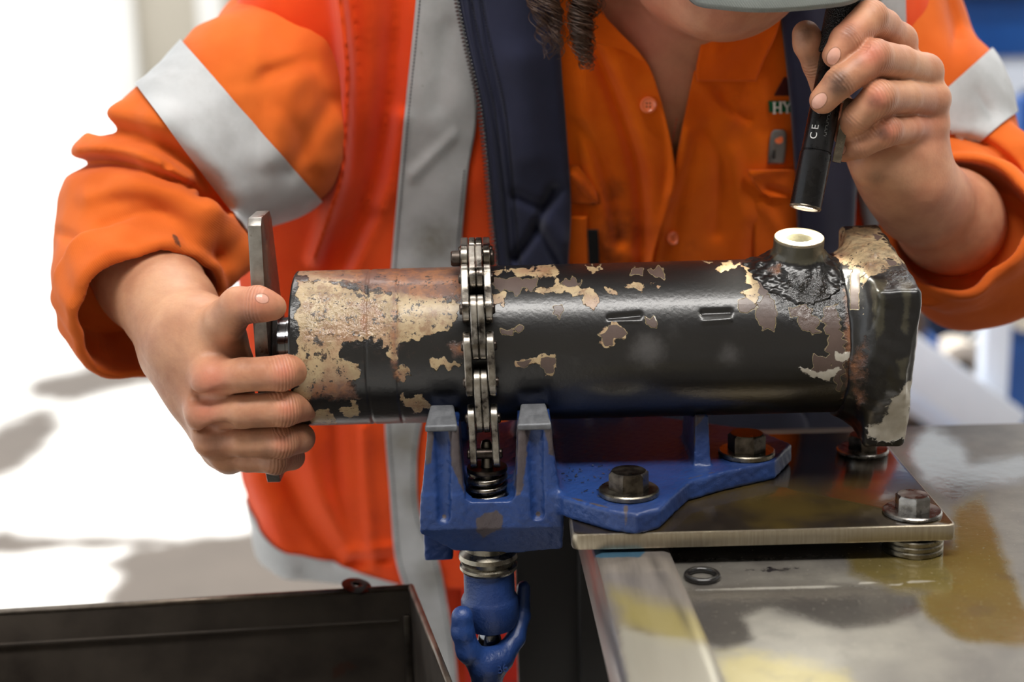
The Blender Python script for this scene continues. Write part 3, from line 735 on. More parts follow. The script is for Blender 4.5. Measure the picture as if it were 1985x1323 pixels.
# spacer washers between plate and bench
for q in ((1768, 996), (1672, 876)):
    c = PZ(*q, PT)
    for k in range(3):
        lathe('spacer_washer', [(.006, 0), (.0195, 0), (.0200, .0008), (.0200, .0029), (.0195, .0037), (.006, .0037)], (c[0], c[1] - .004 * (q[0] > 1700), BZ + .0005 + k * .0038), (0, 0, 1), MAT['washer'], plate, 40)

# ---- o-ring lying on the bench
c = PZ(1361, 1122, BZ); n = 64; R0, r0 = .0098, .0021
orr = lathe('o_ring', [(R0 + r0 * math.cos(t), .0021 + r0 * math.sin(t)) for t in np.linspace(0, 2 * math.pi, 13)[:-1]], c, (0, 0, 1), MAT['rubber'], None, 64, 60, closed=True)
tag(orr, 'small black rubber o-ring lying on the wet bench sheet', 'o-ring')

# ---- steel drip tray at the lower left
def tray():
    A = PY(-140, 1194, .055); B = PY(800, 1138, .055)       # far rim
    d = PY(877, 1330, -.13)                                  # right rim, towards the viewer
    B2 = B + (d - B) * 1.35; A2 = np.array([A[0] - .05, B2[1], A[2] - .01])
    t = thing('drip_tray', ((A[0] + B[0]) / 2, -.05, .60), 'deep dark steel drip tray standing open below the vise', 'tray')
    dz = np.array([0, 0, -.17]); th = .003
    def wall(name, p, q, inward, mat=MAT['tray'], rim=True):
        p, q = np.asarray(p), np.asarray(q); inn = np.asarray(inward, float) * th
        V = [p, q, q + dz, p + dz, p + inn, q + inn, q + inn + dz, p + inn + dz]
        w = mobj(name, V, [[0, 3, 2, 1], [4, 5, 6, 7], [0, 1, 5, 4], [3, 7, 6, 2], [0, 4, 7, 3], [1, 2, 6, 5]], mat, t, smooth=False)
        if rim:
            V, Fc = tube_data([p + inn / 2, q + inn / 2], .0026, 10); mobj('rim_bead', V, Fc, MAT['tray_rim'], w)
        return w
    wall('far_wall', A, B, (0, -1, 0)); wall('right_wall', B, B2, (-1, -.2, 0)); wall('left_wall', A2, A, (1, 0, 0)); wall('near_wall', B2, A2, (0, 1, 0))
    V = [A + dz, B + dz, B2 + dz, A2 + dz]; V += [v - np.array([0, 0, .003]) for v in V]
    mobj('tray_bottom', V, [[0, 3, 2, 1], [4, 5, 6, 7], [0, 1, 5, 4], [1, 2, 6, 5], [2, 3, 7, 6], [3, 0, 4, 7]], MAT['tray'], t, smooth=False)
    # folded corner seam and a bent lip below the rim
    c0 = B + np.array([-.004, -.008, -.02]); box('corner_seam', c0 + np.array([-.001, -.001, -.075]), (.005, .004, .15), MAT['steel'], t, .001)
    a = A + np.array([.01, -.0055, -.026]); b = B + np.array([-.012, -.0055, -.026]); tube('fold_line', [a, b], .0012, MAT['tray'], t, 8)
    zb = float(min(A[2], B[2], B2[2], A2[2]) - .17)
    for x_, y_ in ((A[0] + .06, .02), (B[0] - .05, .02), (A[0] + .06, B2[1] + .05), (B[0] - .03, B2[1] + .05)):
        box('tray_leg', (x_, y_, (zb + .0) / 2), (.03, .03, zb), MAT['dark_void'], t, .002)
    # little leaf of swarf on the rim
    c = PY(690, 1141, .056); lathe('swarf_curl', [(.004, 0), (.011, .0005), (.012, .0025), (.006, .004), (.003, .0035)], c, (.2, -.1, 1), MAT['oily_dark'], t, 24)
tray()

# ================================================================== hydraulic cylinder
AX = 1.0245; RB = .056; XL, XR = -.1535, .2470
cyl = thing('hydraulic_cylinder', (.05, 0, AX - RB), 'chipped black hydraulic cylinder with rusty cream end held in the vise', 'cylinder')
CREAM = [
    [(578, 545), (640, 548), (720, 568), (790, 570), (870, 580), (893, 592), (880, 625), (850, 642), (815, 660), (775, 668), (772, 700), (758, 692), (735, 660), (712, 655), (700, 665), (668, 662), (660, 690), (690, 700), (696, 735), (672, 745), (650, 770), (612, 760), (600, 775), (575, 790)],
    [(640, 520), (700, 536), (690, 548), (600, 540), (578, 530), (578, 521)],
    [(770, 722), (768, 700), (792, 712), (797, 730), (775, 742)], [(775, 770), (812, 766), (835, 785), (805, 797), (780, 786)], [(655, 800), (690, 775), (700, 790), (680, 812)], [(598, 800), (640, 790), (650, 815), (600, 822)],
    [(952, 524), (1010, 519), (1080, 519), (1075, 533), (1040, 536), (1000, 533), (958, 528)], [(1135, 517), (1165, 514), (1168, 521), (1140, 524)],
    [(1018, 562), (1060, 555), (1080, 545), (1115, 545), (1150, 560), (1162, 575), (1157, 590), (1140, 594), (1128, 575), (1110, 568), (1060, 570), (1020, 571)],
    [(955, 572), (985, 565), (990, 580), (975, 590), (955, 588)],
    [(1212, 558), (1238, 548), (1254, 555), (1248, 565), (1225, 564)], [(1174, 556), (1190, 566), (1192, 573), (1180, 570)], [(1270, 555), (1281, 555), (1279, 562)], [(1262, 547), (1270, 547), (1268, 552)], [(1362, 510), (1375, 509), (1375, 513)],
    [(831, 698), (860, 694), (868, 704), (900, 698), (902, 703), (870, 712), (834, 713)],
    [(1000, 700), (1028, 694), (1048, 688), (1072, 691), (1078, 720), (1062, 728), (1050, 728), (1062, 716), (1050, 712), (1034, 702), (1012, 714), (1001, 710)],
    [(1158, 648), (1180, 632), (1212, 634), (1216, 655), (1196, 660), (1192, 672), (1174, 674)],
    [(1440, 514), (1496, 505), (1486, 540), (1474, 572), (1458, 592), (1442, 575), (1450, 540)], [(1385, 512), (1430, 510), (1425, 520), (1390, 522)]]  # first patch: cream film enlarged to show the torch's light pool on black paint
PRIM = [
    [(1160, 648), (1180, 630), (1213, 634), (1214, 655), (1192, 656), (1188, 668), (1176, 670)], [(1252, 616), (1266, 613), (1274, 624), (1264, 636), (1250, 630)],
    [(1070, 596), (1088, 592), (1095, 602), (1086, 616), (1072, 611)], [(1002, 702), (1028, 697), (1024, 710), (1008, 712)], [(1050, 694), (1072, 695), (1075, 716), (1060, 720), (1048, 712)],
    [(1433, 586), (1448, 575), (1462, 590), (1458, 604), (1440, 602)], [(1470, 580), (1495, 570), (1505, 600), (1500, 640), (1480, 640), (1466, 615)], [(1480, 520), (1510, 528), (1495, 560), (1475, 575), (1468, 550)],
    [(1530, 600), (1560, 590), (1585, 620), (1590, 645), (1560, 648), (1545, 625)], [(1222, 520), (1245, 519), (1244, 536), (1225, 534)], [(1255, 522), (1290, 522), (1288, 534), (1258, 533)], [(1095, 540), (1130, 545), (1128, 556), (1095, 558)],
    [(1598, 600), (1625, 590), (1640, 700), (1625, 760), (1608, 700)], [(970, 640), (1015, 632), (1012, 640), (975, 648)], [(1580, 690), (1610, 684), (1612, 715), (1590, 730), (1570, 718)], [(955, 540), (1040, 540), (1050, 556), (1000, 570), (955, 562)]]
RUST = [[(600, 520), (900, 516), (900, 575), (840, 585), (760, 568), (690, 552), (640, 540)], [(758, 560), (768, 560), (772, 735), (760, 700)], [(1640, 560), (1665, 560), (1670, 800), (1640, 780)], [(700, 530), (708, 530), (712, 650), (700, 650)], [(870, 668), (902, 660), (904, 690), (880, 695)], [(600, 745), (680, 740), (690, 770), (600, 775)]]
WHITE = [[(1620, 680), (1648, 684), (1646, 698), (1622, 698)], [(1545, 712), (1568, 708), (1575, 722), (1600, 722), (1622, 712), (1630, 718), (1605, 735), (1570, 730)]]
def rough(poly, amp=3.5, seed=0):
    """ragged outline of a paint chip"""
    g = np.random.default_rng(seed + int(poly[0][0])); P = np.array(poly, float); P = np.vstack([P, P[:1]]); out = []
    for a, b in zip(P[:-1], P[1:]):
        L = np.linalg.norm(b - a); m = max(1, int(L / 7)); n = np.array([-(b - a)[1], (b - a)[0]]) / max(L, 1e-6)
        for k in range(m):
            t = k / m; out.append(a + (b - a) * t + n * g.normal(0, amp * min(1, L / 16)) + g.normal(0, amp * .35, 2))
    return out
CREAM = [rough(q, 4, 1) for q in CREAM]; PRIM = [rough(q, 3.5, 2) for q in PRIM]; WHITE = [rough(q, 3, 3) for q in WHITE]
def paint_barrel(V, N):
    P = project(V).astype(np.float32); fr = facing(V, N)
    far = ~fr; P = P.copy(); P[far] = (-9e3, -9e3)
    g = .30 + .10 * wob(V.astype(np.float32), 3, .05)
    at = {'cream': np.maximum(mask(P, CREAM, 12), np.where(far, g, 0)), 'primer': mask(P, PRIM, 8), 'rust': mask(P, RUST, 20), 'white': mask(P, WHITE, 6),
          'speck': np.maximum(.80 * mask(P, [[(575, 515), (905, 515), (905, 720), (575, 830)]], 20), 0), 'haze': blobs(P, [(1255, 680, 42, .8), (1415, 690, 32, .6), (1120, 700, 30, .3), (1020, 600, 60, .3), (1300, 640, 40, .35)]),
          'wet': np.maximum(mask(P, [[(1500, 535), (1600, 520), (1640, 600), (1560, 620), (1520, 590)]], 30), .85 * mask(P, [[(580, 560), (760, 575), (740, 668), (582, 665)]], 30))}
    return at
def barrel():
    n, m = 470, 300; xs = np.linspace(XL, XR, n); ts = np.linspace(0, 2 * math.pi, m, endpoint=False)
    groove = np.zeros(n)
    for gx, w, dp in ((PY(706, 600, -.05)[0], .0009, .0007), (PY(766, 600, -.05)[0], .0008, .0005)): groove += dp * np.exp(-((xs - gx) / w) ** 2)
    rr = RB - groove; rr[0] -= .001; rr[-1] -= .001
    X, T = np.meshgrid(xs, ts, indexing='ij'); R = rr[:, None] * np.ones_like(T)
    # two short raised weld beads / dents on the front
    V = np.stack([X, -R * np.cos(T), AX + R * np.sin(T)], -1).reshape(-1, 3)
    N = np.stack([0 * X, -np.cos(T), np.sin(T)], -1).reshape(-1, 3)
    P = project(V); fr = facing(V, N)
    d = np.zeros(len(V))
    for (ax_, ay), (bx_, by), w, dep in (((1182, 617), (1240, 611), 5, -.0016), ((1362, 607), (1415, 605), 5, -.0018), ((1364, 624), (1415, 620), 4, .0012), ((1182, 622), (1240, 624), 3, .0006)):
        s = segdist(P.astype(np.float32), [(ax_, ay), (bx_, by)]); d += np.where(fr, dep * np.exp(-(s / w) ** 2), 0)
    # chips are recessed
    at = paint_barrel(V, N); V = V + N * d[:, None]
    I = np.arange(n * m).reshape(n, m); J2 = np.roll(I, -1, 1)
    Fq = np.stack([I[:-1], I[1:], J2[1:], J2[:-1]], -1).reshape(-1, 4)[:, ::-1]
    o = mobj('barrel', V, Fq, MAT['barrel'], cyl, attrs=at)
    lathe('barrel_end_face', [(.0245, 0), (RB - .003, 0), (RB - .001, .0004), (RB - .0015, .004), (.0245, .004)], (XL + .0002, 0, AX), (1, 0, 0), MAT['barrel'], o, 64, closed=True)
    return o
bar_o = barrel()
# welded end block (turned a little about the axis, like the port)
PH = rad(13.0)
up = np.array([0, -math.sin(PH), math.cos(PH)]); fw = np.array([0, -math.cos(PH), -math.sin(PH)])
RM = np.stack([np.array([1.0, 0, 0]), fw, up], 1).astype(np.float32)      # columns: local axes
xb0, xb1 = PY(1690, 640, -.06)[0], PY(1777, 640, -.06)[0]
def f_block(p):
    b = sbox(p, ((xb0 + xb1) / 2, 0, AX), ((xb1 - xb0) / 2, .061, .061), .0045, RM)
    w = cone(p, (XR - .016, 0, AX), (xb0 + .006, 0, AX), RB + .0008, RB + .006)
    q = p.copy(); rr = np.sqrt(q[:, 1] ** 2 + (q[:, 2] - AX) ** 2)
    col = np.maximum(rr - (RB + .0005 + .010 * np.clip((q[:, 0] - (XR - .022)) / .03, 0, 1)), np.abs(q[:, 0] - (XR + .002)) - .018)
    d = sm(b, col, .012)
    cut = rr - .028; cut = np.maximum(cut, np.abs(q[:, 0] - xb1) - .006)
    d = np.maximum(d, -cut)
    return d + .00022 * wob(p, 11, .012) + .0003 * wob(p, 12, .03)
Vb, Fb = nets(f_block, (XR - .03, -.10, AX - .10), (xb1 + .02, .10, AX + .10), .0014); Vb = relax(Vb, Fb, 1); Nb = vnormals(Vb, Fb)
Pb = project(Vb).astype(np.float32); Pb[~facing(Vb, Nb)] = -9e3
atb = {'white': np.maximum(mask(Pb, [[(1690, 850), (1680, 830), (1705, 815), (1722, 790), (1738, 760), (1755, 745), (1768, 740), (1766, 800), (1762, 850), (1735, 860)]], 14), 0),
       'rust': .5 * mask(Pb, [[(1640, 700), (1675, 640), (1690, 640), (1682, 790), (1660, 800), (1645, 760)], [(1725, 500), (1740, 510), (1728, 520)]], 14),
       'olive': .8 * mask(Pb, [[(1688, 545), (1718, 548), (1716, 640), (1700, 660), (1692, 640)], [(1742, 545), (1772, 545), (1765, 600), (1760, 650), (1745, 640), (1750, 590)], [(1738, 700), (1762, 690), (1760, 740), (1742, 735)]], 9) + .45 * mask(Pb, [[(1600, 430), (1700, 430), (1775, 520), (1690, 548), (1660, 520), (1610, 500)]], 20),
       'primer': mask(Pb, [[(1712, 500), (1735, 505), (1742, 515), (1725, 515)], [(1650, 530), (1668, 520), (1664, 600), (1648, 600)], [(1690, 452), (1712, 458), (1700, 468)]], 8),
       'cream': mask(Pb, [[(1600, 430), (1700, 430), (1765, 505), (1770, 520), (1730, 525), (1700, 545), (1685, 560), (1680, 620), (1672, 640), (1660, 560), (1640, 530), (1610, 520)]], 18) * .62,
       'wet': mask(Pb, [[(1720, 525), (1765, 520), (1765, 545), (1720, 548)]], 12), 'speck': .5 * mask(Pb, [[(1680, 440), (1780, 440), (1780, 560), (1680, 560)]], 15), 'haze': blobs(Pb, [(1720, 600, 40, .3)])}
mobj('end_block', Vb, Fb, MAT['barrel'], cyl, attrs=atb)
# port boss with welded saddle
rt = .0775; pc = np.array([0, 0, AX]) + up * rt; pc[0] = PY(1549, 468, pc[1])[0]
a_ = np.array([pc[0], 0, AX])
def f_boss(p):
    b = scyl(p, a_ + up * (RB - .012), a_ + up * rt, .0175, .0012)
    w = p - a_.astype(np.float32); h = w @ up.astype(np.float32); q = w - h[:, None] * up.astype(np.float32); r = np.sqrt((q * q).sum(1))
    rr = np.sqrt(p[:, 1] ** 2 + (p[:, 2] - AX) ** 2); shell = rr - (RB + .0006)
    fil = np.maximum(shell - .010 * np.clip(1 - (r - .016) / .020, 0, 1) ** 1.6, r - .037)
    fil = np.maximum(fil, -(h - .02))
    d = sm(b, fil + .0008 * wob(p, 21, .010) + .0003 * wob(p, 22, .004), .005)
    hole = np.maximum(r - .0098, -(h - (RB - .004))); d = np.maximum(d, -hole)
    d = np.maximum(d, -(rr - (RB - .004)))
    return d
Vp, Fp = nets(f_boss, a_ + np.array([-.045, -.07, .005]), a_ + np.array([.045, .05, .085]), .0009); Vp = relax(Vp, Fp, 1); Np = vnormals(Vp, Fp)
Pp = project(Vp).astype(np.float32)
hp = (Vp - a_) @ up
atp = {'cream': np.clip((hp - (rt - .0026)) / .002, 0, 1) * 1.6, 'olive': np.clip((hp - .062) / .003, 0, 1) * .75, 'wet': mask(Pp, [[(1525, 540), (1600, 530), (1610, 590), (1560, 600), (1535, 575)]], 14), 'rust': .5 * mask(Pp, [[(1480, 515), (1520, 500), (1520, 535), (1490, 540)]], 10), 'speck': np.clip((.062 - hp) / .004, 0, 1) * .35}
mobj('port_boss', Vp, Fp, MAT['barrel'], cyl, attrs=atp)
# piston rod
lathe('piston_rod', [(.0, 0), (.0225, 0), (.0232, .001), (.0232, .014), (.0240, .0145), (.0240, .0195), (.0232, .020), (.0232, .055), (0, .055)], (PY(497, 640, 0)[0] + .0092, 0, AX), (1, 0, 0), MAT['chrome'], cyl, 64)

# ---- flat steel bar across the rod end (gripped by the worker)
bx = PY(506, 640, -.03)[0]; zt = PY(512, 420, -.02)[2]; zb = PY(527, 936, -.02)[2]
bar = thing('cross_bar', (bx, 0, zb), 'worn flat steel bar across the rod end gripped by the fist', 'bar')
pf = [(-.026, zb + .010), (-.020, zb), (.012, zb), (.020, zb + .012), (.034, AX - .035), (.036, AX), (.034, AX + .035), (.016, zt - .006), (.010, zt), (-.024, zt), (-.029, zt - .005), (-.033, AX + .03), (-.033, AX - .03)]
xf = Matrix(((0, 0, 1, bx), (1, 0, 0, 0), (0, 1, 0, 0), (0, 0, 0, 1)))
bo = prism('bar_body', [(y, z) for y, z in pf], -.0048, .0048, MAT['bar'], bar, .0009, xf); bo.data.materials.append(MAT['bar_rust'])
for p_ in bo.data.polygons:
    if abs(p_.normal.x) > .9: p_.material_index = 1
lathe('lock_nut', [(.0237, 0), (.0285, 0), (.0295, .0012), (.0295, .0045), (.0237, .0045)], (bx + .0048, 0, AX), (1, 0, 0), MAT['oily_dark'], bar, 6, closed=True)

# ================================================================== chain vise
vise = thing('chain_vise', (-.02, 0, PT), 'blue cast-iron chain vise bolted to the plate and clamping the cylinder', 'vise')
YF = -.083                      # front of the jaws
xz = lambda px, py, Y=YF: tuple(PY(px, py, Y)[[0, 2]])
VT = PT + .0148                 # top of the base arm
plan_f = [tuple(PZ(px, py, VT)[:2]) for px, py in ((1075, 955), (1092, 964), (1130, 976), (1180, 990), (1235, 997), (1280, 986), (1306, 960), (1336, 934), (1400, 916), (1503, 893))]
YS = .012
plan = plan_f + [(.2065, YS)] + [(x, 2 * YS - y) for x, y in plan_f[::-1]] + [(-.03, .08), (-.03, -.05)]
pr_l = [xz(829, 832), xz(888, 830), xz(893, 900), xz(901, 968), xz(901, 1010), xz(815, 1010), xz(820, 930)]
pr_r = [xz(1004, 828), xz(1068, 824), xz(1076, 900), xz(1088, 965), xz(1090, 1010), xz(998, 1010), xz(999, 968)]
blk = [xz(818, 960), xz(1088, 958), xz(1092, 1030), xz(1090, 1074), xz(1000, 1084), xz(880, 1078), xz(815, 1034)]
scx = PY(944, 900, -.060)[0]; scy = -.060
g1 = [PY(858, 838, YF), PY(861, 1002, YF)]; g2 = [PY(1036, 835, YF), PY(1043, 997, YF)]
lowz = PY(850, 1094, 0)[2]; zch = PY(950, 1027, YF)[2]
finx = PY(1357, 850, -.022)[0]
pocket = [xz(901, 967), xz(905, 850), xz(996, 850), xz(998, 966), xz(985, 973), xz(915, 974)]
def f_vise(p):
    q = p.copy(); q[:, 1] = np.where(p[:, 1] > .0, -p[:, 1], p[:, 1])          # front/back symmetric jaws
    pl = spoly(q, pr_l, YF, -.040, (0, 2, 1), .0015); pr = spoly(q, pr_r, YF, -.040, (0, 2, 1), .0015)
    b = spoly(q, blk, YF, .02, (0, 2, 1), .0015)
    d = sm(sm(pl, b, .003), sm(pr, b, .003), .002)
    for g in (g1, g2):
        gg = cone(q, g[0] + np.array([0, -.0018, 0]), g[1] + np.array([0, -.0016, 0]), .0066, .0046); d = smax(d, -gg, .0012)
    d = np.maximum(d, .88 * (YF - q[:, 1]) + .47 * (zch - q[:, 2]))
    d = np.maximum(d, -spoly(q, pocket, -.09, -.046, (0, 2, 1), .002))
    d = np.maximum(d, -np.maximum(np.sqrt((q[:, 0] - scx) ** 2 + (p[:, 1] - scy) ** 2) - .0165, .913 - q[:, 2]))
    arm = spoly(p, plan, PT + .0003, VT, (0, 1, 2), .0022)
    d = sm(d, arm, .005)
    # V-shaped rest near the nose
    fv = [(-.036, VT - .004), (-.031, AX - .0500), (-.0265, AX - .0462), (-.020, AX - .0505), (0, AX - .0585), (.020, AX - .0515), (.0265, AX - .0475), (.031, AX - .0505), (.036, VT - .004)]
    w = .0046 + .0012 * np.clip((AX - .05 - p[:, 2]) / .03, 0, 1)
    fin = np.maximum(sdpoly(p[:, [1, 2]], fv), np.abs(p[:, 0] - finx) - w) - .0
    d = sm(d, fin, .004)
    low = sbox(p, (PY(852, 1060, .0)[0], .012, lowz + .018), (.0105, .03, .022), .003); d = sm(d, low, .004)
    d = np.maximum(d, -(np.sqrt(p[:, 1] ** 2 + (p[:, 2] - AX) ** 2) - (RB + .0006)))
    return d + .00016 * wob(p, 31, .006)
Vv, Fv = nets(f_vise, (-.085, -.140, .865), (.225, .150, 1.015), .00115); Vv = relax(Vv, Fv, 1)
Pv = project(Vv).astype(np.float32); Nv = vnormals(Vv, Fv); Pv2 = Pv.copy(); Pv2[~facing(Vv, Nv)] = -9e3
wear = np.maximum.reduce([
    1.0 * mask(Pv2, [[(820, 828), (842, 828), (838, 900), (822, 905)], [(868, 828), (892, 828), (900, 960), (885, 930), (872, 880)], [(1000, 825), (1028, 825), (1024, 900), (1012, 965), (997, 965)], [(1052, 822), (1072, 822), (1078, 890), (1064, 880)]], 17),
    .85 * mask(Pv2, [[(915, 1000), (965, 985), (980, 1000), (975, 1030), (935, 1050), (918, 1030)]], 16), .62 * mask(Pv2, [[(1204, 975), (1222, 975), (1220, 1028), (1206, 1028)]], 6),
    .6 * mask(Pv2, [[(1340, 800), (1375, 800), (1368, 815), (1352, 830), (1350, 900), (1342, 900)]], 5), .66 * np.clip(1 - segdist(Pv2, [(1092, 962), (1180, 985)]) / 7, 0, 1), .55 * np.clip(1 - segdist(Pv2, [(900, 968), (998, 966)]) / 5, 0, 1),  # arm's front-edge line: its highlight painted in the wear colour
    .5 * np.clip(1 - segdist(Pv2, [(1290, 960), (1336, 928), (1400, 912), (1500, 892)]) / 7, 0, 1), .5 * np.clip(1 - segdist(Pv2, [(815, 1027), (900, 1030), (985, 1028), (1090, 1025)]) / 4, 0, 1), .9 * blobs(Pv2, [(861, 1002, 6, 1), (1043, 997, 6, 1)]), .34 + 0 * Pv2[:, 0]])
mobj('vise_body', Vv, Fv, MAT['blue'], vise, attrs={'wear': wear})
# jaw pads
for (pxa, pxb) in ((823, 887), (1002, 1069)):
    pm = (pxa + pxb) / 2; yb = 826 - (pm - 855) * .016
    a = PY(pxa, yb, YF - .001); b = PY(pxb, yb, YF - .001); hi = PY(pm, yb - 41, -.0605)[2]
    for s in (1, -1):
        x0_, x1_ = a[0], b[0]; zf = (a[2] + b[2]) / 2
        pts = [(x0_, s * (YF - .001), zf), (x1_, s * (YF - .001), zf), (x1_ - .003, s * -.0600, hi), (x0_ + .003, s * -.0600, hi)]
        bm = bmesh.new(); tpv = [bm.verts.new(v) for v in pts]; bt = [bm.verts.new((x, y, z - (.0045 if k < 2 else .010))) for k, (x, y, z) in enumerate(pts)]
        bm.faces.new(tpv); bm.faces.new(bt[::-1])
        for k in range(4): bm.faces.new((tpv[k], bt[k], bt[(k + 1) % 4], tpv[(k + 1) % 4]))
        bmesh.ops.recalc_face_normals(bm, faces=bm.faces); bmesh.ops.bevel(bm, geom=list(bm.edges), offset=.0014, segments=3, affect='EDGES', profile=.5)
        bmobj('jaw_pad', bm, MAT['pad'], vise)
# bolts of the vise
hex_bolt_meshes(vise, PZ(1219, 958, VT), .0138, .0125, .0205, .0042, MAT['bolt'], MAT['washer'], .15)
hex_bolt_meshes(vise, PZ(1447, 882, VT), .0138, .0125, .0205, .0042, MAT['bolt'], MAT['washer'], .75)
c = PZ(1219, 958, VT); hex_bolt_meshes(vise, (c[0], 2 * YS - c[1], VT), .0138, .0125, .0205, .0042, MAT['bolt'], MAT['washer'], .4)

# ---- leaf chain
RC = RB + .0112; pitch = .0254
z0 = PY(938, 880, -RC)[2]; L1 = AX - z0; La = math.pi * RC; tot = L1 + La + .05
xt, xb_ = PY(921, 480, 0)[0], PY(940, 880, -RC)[0]
def cpt(s):
    if s < L1: y, z, ty, tz = -RC, z0 + s, 0, 1
    elif s < L1 + La:
        t = (s - L1) / RC; y, z, ty, tz = -RC * math.cos(t), AX + RC * math.sin(t), math.sin(t), math.cos(t)
    else: y, z, ty, tz = RC, AX - (s - L1 - La), 0, -1
    x = xb_ + (xt - xb_) * min(1, s / (L1 + La / 2))
    return np.array([x, y, z])
riv = [cpt(k * pitch) for k in range(int(tot / pitch) + 1)]
def link_plate(bm, A, B, off, th, re=.0098):
    """figure-eight plate between pin centres A and B, in the yz plane, offset off in x"""
    d = B - A; d[0] = 0; L = np.linalg.norm(d); d = d / L; nrm = np.array([0, -d[2], d[1]]); c = (A + B) / 2
    out = []
    for k in range(13): t = -math.pi / 2 + math.pi * k / 12; out.append((L / 2 + re * math.cos(t), re * math.sin(t)))
    out.append((.003, re * .86)); out.append((-.003, re * .86))
    for k in range(13): t = math.pi / 2 + math.pi * k / 12; out.append((-L / 2 + re * math.cos(t), re * math.sin(t)))
    out.append((-.003, -re * .86)); out.append((.003, -re * .86))
    dx = (B[0] - A[0]) / L; n = len(out); fr = []; bk = []; b2 = .0006
    def ring(o2, sc): 
        r_ = []
        for u, v in out:
            f = 1 - sc / re; r_.append(bm.verts.new(c + d * (u * (1 - sc / (L / 2 + re))) + nrm * v * f + np.array([o2 + u * dx, 0, 0])))
        return r_
    rings = [ring(off - th / 2, b2), ring(off - th / 2 + b2, 0), ring(off + th / 2 - b2, 0), ring(off + th / 2, b2)]
    bm.faces.new(rings[0]); bm.faces.new(rings[3][::-1])
    for q in range(3):
        for k in range(n): bm.faces.new((rings[q][k], rings[q][(k + 1) % n], rings[q + 1][(k + 1) % n], rings[q + 1][k]))
for i in range(len(riv) - 1):
    bm = bmesh.new()
    offs = ((-.0078, .0050), (.0078, .0050)) if i % 2 == 0 else ((-.00245, .0046), (.00245, .0046))
    for o_, th in offs: link_plate(bm, riv[i].copy(), riv[i + 1].copy(), o_, th)
    lk = bmobj('chain_link', bm, MAT['chain'], vise, angle=30)
    if i % 2 == 0:
        for A in (riv[i], riv[i + 1]):
            w = .0122; lathe('rivet', [(0, -w), (.0030, -w), (.0036, -w + .0008), (.0036, w - .0008), (.0030, w), (0, w)], A, (1, 0, 0), MAT['rivet'], lk, 20)
# long cross pin on top
kt = min(range(len(riv)), key=lambda k: abs(project(riv[k])[1] - 496) + (0 if riv[k][1] < .03 else 999))
pa = PY(874, 497, riv[kt][1]); pb = PY(958, 494, riv[kt][1]); pl_ = riv[kt][0] - pa[0]; pr_ = pb[0] - riv[kt][0]
lathe('cross_pin', [(0, -pl_), (.0048, -pl_), (.0056, -pl_ + .001), (.0056, -.011), (.0046, -.0105), (.0046, .0105), (.0056, .011), (.0056, pr_ - .001), (.0048, pr_), (0, pr_)], riv[kt], (1, 0, 0), MAT['rivet'], vise, 28)
# tension screw, spring and nut in the pocket
st = PY(943, 852, scy)[2]
lathe('tension_screw', [(0, -.09), (.0048, -.09), (.0048, -.026), (.0040, -.024), (.0040, -.004), (.0030, -.001), (0, 0)], (scx, scy, st), (0, 0, 1), MAT['steel'], vise, 24)
box('screw_clevis', (scx, scy, st - .034), (.0085, .007, .02), MAT['rivet'], vise, .0012)
sz0 = PY(940, 935, scy)[2]
sp = [(scx + .0118 * math.cos(t), scy + .0118 * math.sin(t), sz0 - .014 + .0062 * t / 6.283) for t in np.linspace(0, 6.283 * 3.6, 110)]
tube('spring', sp, .0024, MAT['chain'], vise, 10)
lathe('spring_seat', [(.0045, 0), (.0138, 0), (.0142, .0008), (.0142, .0022), (.0138, .003), (.0045, .003)], (scx, scy, sz0 + .0085), (0, 0, 1), MAT['rivet'], vise, 40, closed=True)
# swivel hub and hook handle below
HY = -.052; hz_ = lambda py: PY(947, py, HY)[2]; hx = PY(948, 1120, HY)[0]
lathe('swivel_collar', [(.010, hz_(1030)), (.0165, hz_(1030)), (.0170, hz_(1062)), (.0205, hz_(1070)), (.0212, hz_(1078)), (.0200, hz_(1086)), (.0188, hz_(1090)), (.0205, hz_(1093)), (.0208, hz_(1098)), (.0195, hz_(1103)), (.010, hz_(1103))], (hx, HY, 0), (0, 0, 1), MAT['washer'], vise, 56, closed=True)
hub = lathe('handle_hub', [(0, hz_(1100)), (.0180, hz_(1100)), (.0182, hz_(1150)), (.0196, hz_(1156)), (.0206, hz_(1162)), (.0206, hz_(1196)), (.0180, hz_(1212)), (.0110, hz_(1220)), (0, hz_(1222))], (hx, HY, 0), (0, 0, 1), MAT['blue'], vise, 56)
lathe('ball_end', [(.0085 * math.sin(t) + 1e-4, hz_(1243) - .0115 * math.cos(t)) for t in np.linspace(0, math.pi, 14)], (hx - .001, HY, 0), (0, 0, 1), MAT['chrome'], vise, 28)
hk = J((896, 1196, -.078, 7.6), (897, 1225, -.078, 7.8), (908, 1262, -.076, 8.4), (935, 1288, -.072, 9.2), (972, 1276, -.066, 8.6), (1000, 1238, -.056, 6.6), (1013, 1195, -.046, 5.4), (1015, 1140, -.038, 5.0))
stem = J((946, 1292, -.070, 11.5), (942, 1345, -.068, 11), (940, 1420, -.066, 10))
def f_hook(p): return sm(chain(p, hk, .003), chain(p, stem), .008) + .0001 * wob(p, 41, .006)
Vh, Fh = nets(f_hook, (hx - .05, -.11, hz_(1440)), (hx + .05, -.01, hz_(1120)), .0012); Vh = relax(Vh, Fh, 1)
hko = mobj('hook_handle', Vh, Fh, MAT['blue'], vise, attrs={'wear': np.full(len(Vh), .3)})
cpt_ = PY(968, 1300, -.0800); text_obj('cast_number', '186', .0085, .0008, MAT['blue'], hko, cpt_ + np.array([0, .0006, 0]), (1, 0, .28), (-.2, .1, 1))
